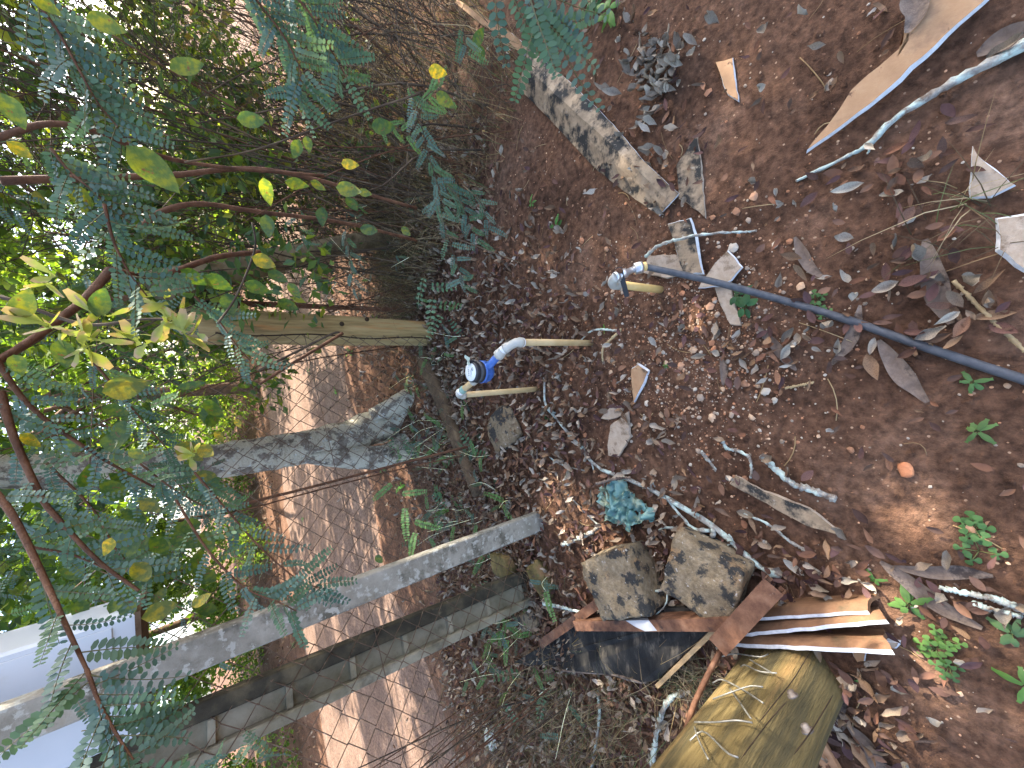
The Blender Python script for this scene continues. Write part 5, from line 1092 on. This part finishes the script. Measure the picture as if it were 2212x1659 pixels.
for k in range(60):
    p = ST(u_(2.0, 5.0), random.gauss(1.85, .35), u_(.5, 2.5))
    if (p-CAMP).length < 1.0: continue
    place(random.choice(FR+FRY), shrub, p, rv()+Vector((0, 0, -.4)), rv()+(CAMP-p).normalized()*.8, u_(.6, 1.0))
# dry grass under the shrub and around the scrap
Vs, Fs, Cs = [], [], []; b = 0
GC = [(.24, .17, .085), (.14, .095, .05), (.34, .26, .15), (.07, .05, .028), (.09, .11, .045)]
def blades(n, sampler, hmin, hmax, wid, lay):
    global b
    for k in range(n):
        p = sampler(); p = Vector((p.x, p.y, H1(p.x, p.y) if p.z == 0 else p.z)); a = u_(0, 6.28); d_ = Vector((math.cos(a), math.sin(a), 0)); h_ = u_(hmin, hmax); sd = Vector((-d_.y, d_.x, 0))*wid*u_(.6, 1.2); l_ = u_(lay*.5, lay)
        q = [p, p+d_*h_*.25*l_+Vector((0, 0, h_*.5)), p+d_*h_*.7*l_+Vector((0, 0, h_*(.85-.25*l_))), p+d_*h_*1.1*l_+Vector((0, 0, h_*(1-.55*l_)))]
        vs = [q[0]-sd, q[0]+sd, q[1]-sd*.8, q[1]+sd*.8, q[2]-sd*.5, q[2]+sd*.5, q[3]-sd*.1, q[3]+sd*.1]
        Vs.extend([tuple(v_) for v_ in vs]); Fs.extend([(b, b+1, b+3, b+2), (b+2, b+3, b+5, b+4), (b+4, b+5, b+7, b+6)]); c = random.choice(GC); j = u_(.7, 1.2); Cs.extend([tuple(v_*j for v_ in c)]*8); b += 8
blades(4200, shrub_pt, .12, .6, .0018, 1.1)
blades(2200, shrub_pt, .05, .25, .0015, 1.3)
blades(380, lambda: G(random.gauss(1500, 34), random.gauss(1458, 18)), .04, .14, .0012, 1.6)
blades(900, lambda: G(random.gauss(1220, 130), random.gauss(1560, 70)), .05, .3, .0014, 1.2)
blades(900, lambda: ST(u_(-3, 2.5), random.gauss(2.5, .4)), .04, .16, .0014, 1.3)
blades(34, lambda: G(random.gauss(2090, 60), random.gauss(470, 50)), .06, .15, .0014, 2.0)
o = npobj('dry_grass', np.array(Vs), np.array(Fs), M_grass, np.array(Cs)); tag(o, 'dry straw-coloured grass under the shrub and along the fence', 'grass', kind='stuff')
# bare stems leaning in the near fence panel
for k in range(16):
    a0 = (u_(1090, 1330), u_(1430, 1500)); p = GH(*a0); p = p+Vector((-.15, .15, 0)); dv = Vector((u_(-.35, .05), u_(.0, .35), 1)).normalized(); L_ = u_(.7, 1.4); r_ = u_(.003, .006)
    m_ = MB(); m_.tube(smooth_path([p, p+dv*L_*.5+rv(.02), p+dv*L_+rv(.04)], 8), [r_*(1-.5*i/8) for i in range(9)], 5, cap=False)
    tag(m_.build('bare_stem', M_rust_stem if k % 2 else M_stem), 'thin bare brown stem leaning behind the short chain-link panel', 'stem', 'bare stems by the near fence panel')
for (pp, r_) in (([(490, 1098, 2.2), (700, 1045, 2.25), (860, 1003, 2.3), (1010, 965, 2.4)], .0075), ([(500, 1110, 2.25), (720, 1050, 2.3), (880, 1010, 2.35), (1000, 985, 2.42)], .004)):
    m_ = MB(); m_.tube(smooth_path([atD(*q) for q in pp], 14), r_, 6, wob=.1); tag(m_.build('bare_stem', M_rust_stem), 'long reddish bare stem slanting beside the lichen trunk' if r_ > .005 else 'thinner reddish bare stem next to the long slanting one', 'stem')
m_ = MB(); m_.tube(smooth_path([atD(740, 722, 2.3), atD(720, 720, 2.28), atD(640, 760, 2.25), atD(560, 800, 2.2)], 14), .006, 6, wob=.15); tag(m_.build('dry_twig', M_stem), 'grey dead twig caught in the fence across the ochre wooden post', 'twig')

creep = thing('creeping_weed', ST(.6, 2.25, H1(*ST(.6, 2.25).xy)), 'green feather-leaved creeper growing along the fence foot between the posts', 'weed')
for k in range(52):
    p = ST(u_(-.6, 1.8), random.gauss(2.35, .3)); p.z = H1(p.x, p.y); d_ = rv(.5)+Vector((0, 0, .9)); L_ = u_(.08, .3)
    spray(creep, [p, p+d_*L_*.5+rv(.02), p+d_*L_+rv(.04)], random.choice((3, 4, 5)), meshes=FR+FRY+FRY+FRBIG, sc=(.7, 1.2), rad=.0016, stem=M_green, facing=.5)
for k in range(14):
    p = ST(u_(2.0, 3.2), u_(1.2, 2.3), u_(.1, .8)); d_ = rv(.7)+Vector((0, 0, .3))
    spray(creep, [p, p+d_*.1, p+d_*.22], 4, meshes=FRY+FRBIG+FR, sc=(.5, .8), rad=.0016, stem=M_green, facing=.5)

# ------------------------------------------------------------------ trees
# openings cut into the crowns: leaves dropped along sun lines to place sun patches
GAPS = [(G(1225, 1105, .03), .15), (G(1290, 1140, .03), .09), (G(1880, 1335, .06), .06), (G(1270, 1395, .1), .13), (G(1580, 1500, .3), .07), (G(1965, 1090), .06), (G(1985, 1130), .05), (G(1490, 705), .05), (ST(-2.5, 4.9), .3), (ST(-.5, 5.2), .2)]
def crown(name, clumps, nleaf, size, cols, mat_, parent, elong=1.7):
    C = np.array([c[:3] for c in clumps]); Rr = np.array([c[3] for c in clumps]); wts = Rr**2/np.sum(Rr**2)
    ix = RNG.choice(len(clumps), nleaf, p=wts); off = RNG.normal(size=(nleaf, 3)); off /= np.linalg.norm(off, axis=1)[:, None]
    P_ = C[ix]+off*(Rr[ix]*RNG.uniform(.25, 1.05, nleaf)**.6)[:, None]*np.array([1, 1, .75])
    sd_ = np.array(SUN_DIR); keep = np.ones(nleaf, bool)
    for gp, gr in GAPS:
        q = P_-np.array(gp); a_ = q@sd_; keep &= ~((np.linalg.norm(q-a_[:, None]*sd_, axis=1) < gr+.05) & (a_ > 0))
    P_ = P_[keep]; nleaf = len(P_)
    tv_ = np.array([(0, 0, 0), (.5, .28, .05), (1, 0, -.08), (.5, -.28, .05)]); tf_ = np.array([[0, 1, 2, 3]])
    s_ = size*RNG.uniform(.6, 1.35, nleaf); cc = np.array(cols)[RNG.integers(0, len(cols), nleaf)]*RNG.uniform(.7, 1.3, (nleaf, 1))
    v_, f_, c_ = scatter(tv_, tf_, rot_rand(nleaf)*s_[:, None, None], P_, cc); o = npobj(name, v_, f_, mat_, c_, parent); o['kind'] = 'stuff'; return o
# leafy upper part of the shrub
cl = [(*ST(u_(1.8, 5.2), u_(1.5, 2.9), u_(1.0, 2.9)), u_(.15, .36)) for _ in range(85)]
crown('foliage', cl, 9500, .075, [(.10, .16, .04), (.16, .21, .045), (.06, .11, .035), (.22, .24, .045), (.08, .14, .07), (.09, .15, .10)], M_far, shrub)
cl = [(*ST(u_(2.7, 5.2), u_(1.0, 2.5), u_(.35, 1.5)), u_(.12, .3)) for _ in range(70)]
crown('foliage', cl, 4200, .05, [(.08, .12, .04), (.06, .10, .05), (.13, .15, .05), (.16, .12, .06), (.05, .08, .03)], M_far, shrub)
# crown of the feather-leaf tree: out of the frame, shading the place
cl = []
for k in range(52):
    d_ = Vector((random.gauss(0, 1), random.gauss(0, 1), random.gauss(0, .5))); cl.append((4.7+d_.x*1.55, 3.7+d_.y*1.45, 4.9+d_.z*.7, u_(.4, .8)))
cl += [(6.2+random.gauss(0, .8), 3.6+random.gauss(0, .9), 5.0+random.gauss(0, .4), u_(.4, .7)) for _ in range(16)]
crown('crown', cl, 23000, .13, TEAL+[(.10, .17, .05)], M_far, tree)
LG = [(.12, .20, .035), (.16, .24, .04), (.09, .16, .035), (.20, .26, .06), (.07, .13, .035)]
def bg_tree(s_, t, h_, r_, n, label, cols=LG, size=.12, trunk_r=.09, group=None):
    p = ST(s_, t); p.z = H1(p.x, p.y); tr = thing('roadside_tree', p, label, 'tree', group)
    top = p+Vector((u_(-.4, .4), u_(-.3, .3), h_*.62)); m_ = MB(); m_.tube(smooth_path([p-Vector((0, 0, .1)), p.lerp(top, .5)+Vector((u_(-.2, .2), 0, 0)), top], 10), [trunk_r*(1-.06*i) for i in range(11)], 9, wob=.06); m_.build('trunk', M_darkbark, tr)
    cl = []
    for k in range(int(16+r_*6)):
        d_ = rv(); c = p+Vector((d_.x*r_, d_.y*r_*.8, h_*.52+d_.z*h_*.46)); cl.append((c.x, c.y, max(c.z, .4), u_(.22, .5)*r_*.62))
        if k % 2 == 0:
            m_ = MB(); a = p.lerp(top, u_(.45, 1)); m_.tube(smooth_path([a, a.lerp(c, .5)+Vector((0, 0, .1)), c], 6), [trunk_r*.35*(1-.12*i) for i in range(7)], 5, cap=False); m_.build('limb', M_darkbark, tr)
    crown('crown', cl, n, size, cols, M_far, tr); return tr
bg_tree(-11, 13.2, 7.5, 2.9, 12000, 'leafy sunlit tree across the road behind the white box', size=.16)
bg_tree(-6.6, 14.2, 7.0, 2.8, 12000, 'sunlit yellow-green tree across the road between the two concrete posts', size=.15)
bg_tree(-2.4, 15.2, 6.2, 2.6, 11000, 'sunlit tree across the road above the slim concrete post', size=.15)
bg_tree(1.4, 14.4, 6.5, 2.6, 11000, 'bright tree across the road behind the lichen-covered trunk', size=.15)
bg_tree(5.6, 15.4, 7.5, 2.9, 12000, 'bright tree across the road behind the ochre wooden post', size=.16)
bg_tree(10.5, 14.8, 7.0, 3.0, 11000, 'sunlit tree across the road behind the brace log', size=.16)
bg_tree(16, 14.0, 7.5, 3.0, 10000, 'far sunlit tree down the road seen through the dry shrub', size=.17)
bg_tree(23, 12.5, 8.0, 3.4, 9000, 'farthest tree down the road at the upper right', size=.2)
bg_tree(-4.5, 19, 10, 3.6, 9000, 'taller pale green tree standing behind the roadside trees on the left', size=.22, trunk_r=.16)
bg_tree(3.6, 20, 10, 3.6, 9000, 'taller pale green tree standing behind the roadside trees in the middle', size=.22, trunk_r=.16)
bg_tree(12.5, 20, 11, 4.0, 9000, 'taller pale green tree standing behind the roadside trees on the right', size=.22, trunk_r=.16)
bg_tree(7.2, 3.9, 8.0, 3.2, 19000, 'tree on the near side of the road whose crown shades the dirt', size=.16, trunk_r=.14)
bg_tree(7.5, 10.9, 9.0, 3.9, 22000, 'large tree leaning over the road farther down, shading it', size=.18, trunk_r=.18)
# low undergrowth on the far bank
cl = [(*(ST(u_(-14, 18), u_(11.4, 14.5), u_(.3, 1.0))), u_(.25, .6)) for _ in range(120)]
o = crown('undergrowth', cl, 16000, .10, LG+[(.10, .09, .05)], M_far, None); tag(o, 'low sunlit undergrowth covering the far bank of the road', 'undergrowth', kind='stuff')
# brush pile on the far road side
m_ = MB(); c = G(480, 850); c = ST(c.dot(RD), 10.8)
for k in range(620):
    p = c+RD*random.gauss(0, .9)+RN*random.gauss(0, .35); p.z = H1(p.x, p.y)+abs(random.gauss(0, .28)); d_ = rv(); d_.z *= .6; L_ = u_(.25, .8); m_.tube([p, p+d_*L_*.5+rv(.06), p+d_*L_], [.007, .005, .003], 3, cap=False)
o = m_.build('brush_pile', mat('grey_twig', [(.3, (.20, .165, .145)), (.7, (.36, .32, .30))], 8, 4, .9, 0), smooth=False); tag(o, 'heap of dry grey brush on the far side of the road', 'brush pile', kind='stuff')

# lichen-covered tree just beyond the fence
T0 = Vector((-.27, 3.46, 0)); T0.z = H1(T0.x, T0.y); tr = thing('lichen_tree', T0, 'leaning lichen-covered tree trunk standing just beyond the chain-link fence', 'tree')
pts = smooth_path([Vector((-.20, 3.50, -.08)), Vector((-.28, 3.44, .17)), Vector((-.36, 3.40, .54)), Vector((-.40, 3.37, 1.05)), Vector((-.40, 3.40, 1.7)), Vector((-.30, 3.55, 2.5)), Vector((-.35, 3.7, 3.6))], 30)
def gnarl(pts, rad, n=18):
    vs = []; prev = None; k = len(pts)
    for i, p in enumerate(pts):
        t = (pts[min(i+1, k-1)]-pts[max(i-1, 0)]).normalized(); u = t.cross(Vector((0, 1, 0))).normalized() if prev is None else (prev-t*prev.dot(t)).normalized(); prev = u; w_ = t.cross(u)
        for j in range(n):
            an = 2*math.pi*j/n; d_ = u*math.cos(an)+w_*math.sin(an); vs.append(p+d_*rad[i]*(1+.20*mnoise.noise(d_*1.4+p*1.8)+.14*mnoise.noise(p*8+d_*3)+.07*mnoise.noise(p*22+d_*5)))
    fs = [(i*n+j, i*n+(j+1) % n, (i+1)*n+(j+1) % n, (i+1)*n+j) for i in range(k-1) for j in range(n)]+[tuple((k-1)*n+j for j in range(n))]
    return vs, fs
v, f = gnarl(smooth_path(pts, 60), [.19-.0035*i if i < 16 else .138-.0011*(i-16) for i in range(61)], 30); mkobj('trunk', v, f, M_bark, tr)
for (pp, r0, r1) in (([(-.45, 3.30, -.05), (-.55, 3.28, .2), (-.52, 3.33, .5), (-.42, 3.38, .9)], .13, .08), ([(-.05, 3.25, -.05), (-.10, 3.22, .10), (-.2, 3.35, .3)], .10, .07), ([(-.02, 3.1, -.06), (-.12, 3.2, .02), (-.25, 3.35, .1)], .07, .09)):
    p = smooth_path(pp, 12); v, f = gnarl(p, [r0+(r1-r0)*i/12 for i in range(13)], 14); mkobj('root_limb', v, f, M_bark, tr)
cl = [(-.35+random.gauss(0, .9), 3.8+random.gauss(0, .7), 3.7+random.gauss(0, .5), u_(.3, .55)) for _ in range(18)]
cl += [(u_(-1.6, .9), u_(3.0, 4.2), u_(1.75, 3.0), u_(.2, .4)) for _ in range(26)]
crown('crown', cl, 9000, .075, TEAL+LG, M_far, tr)
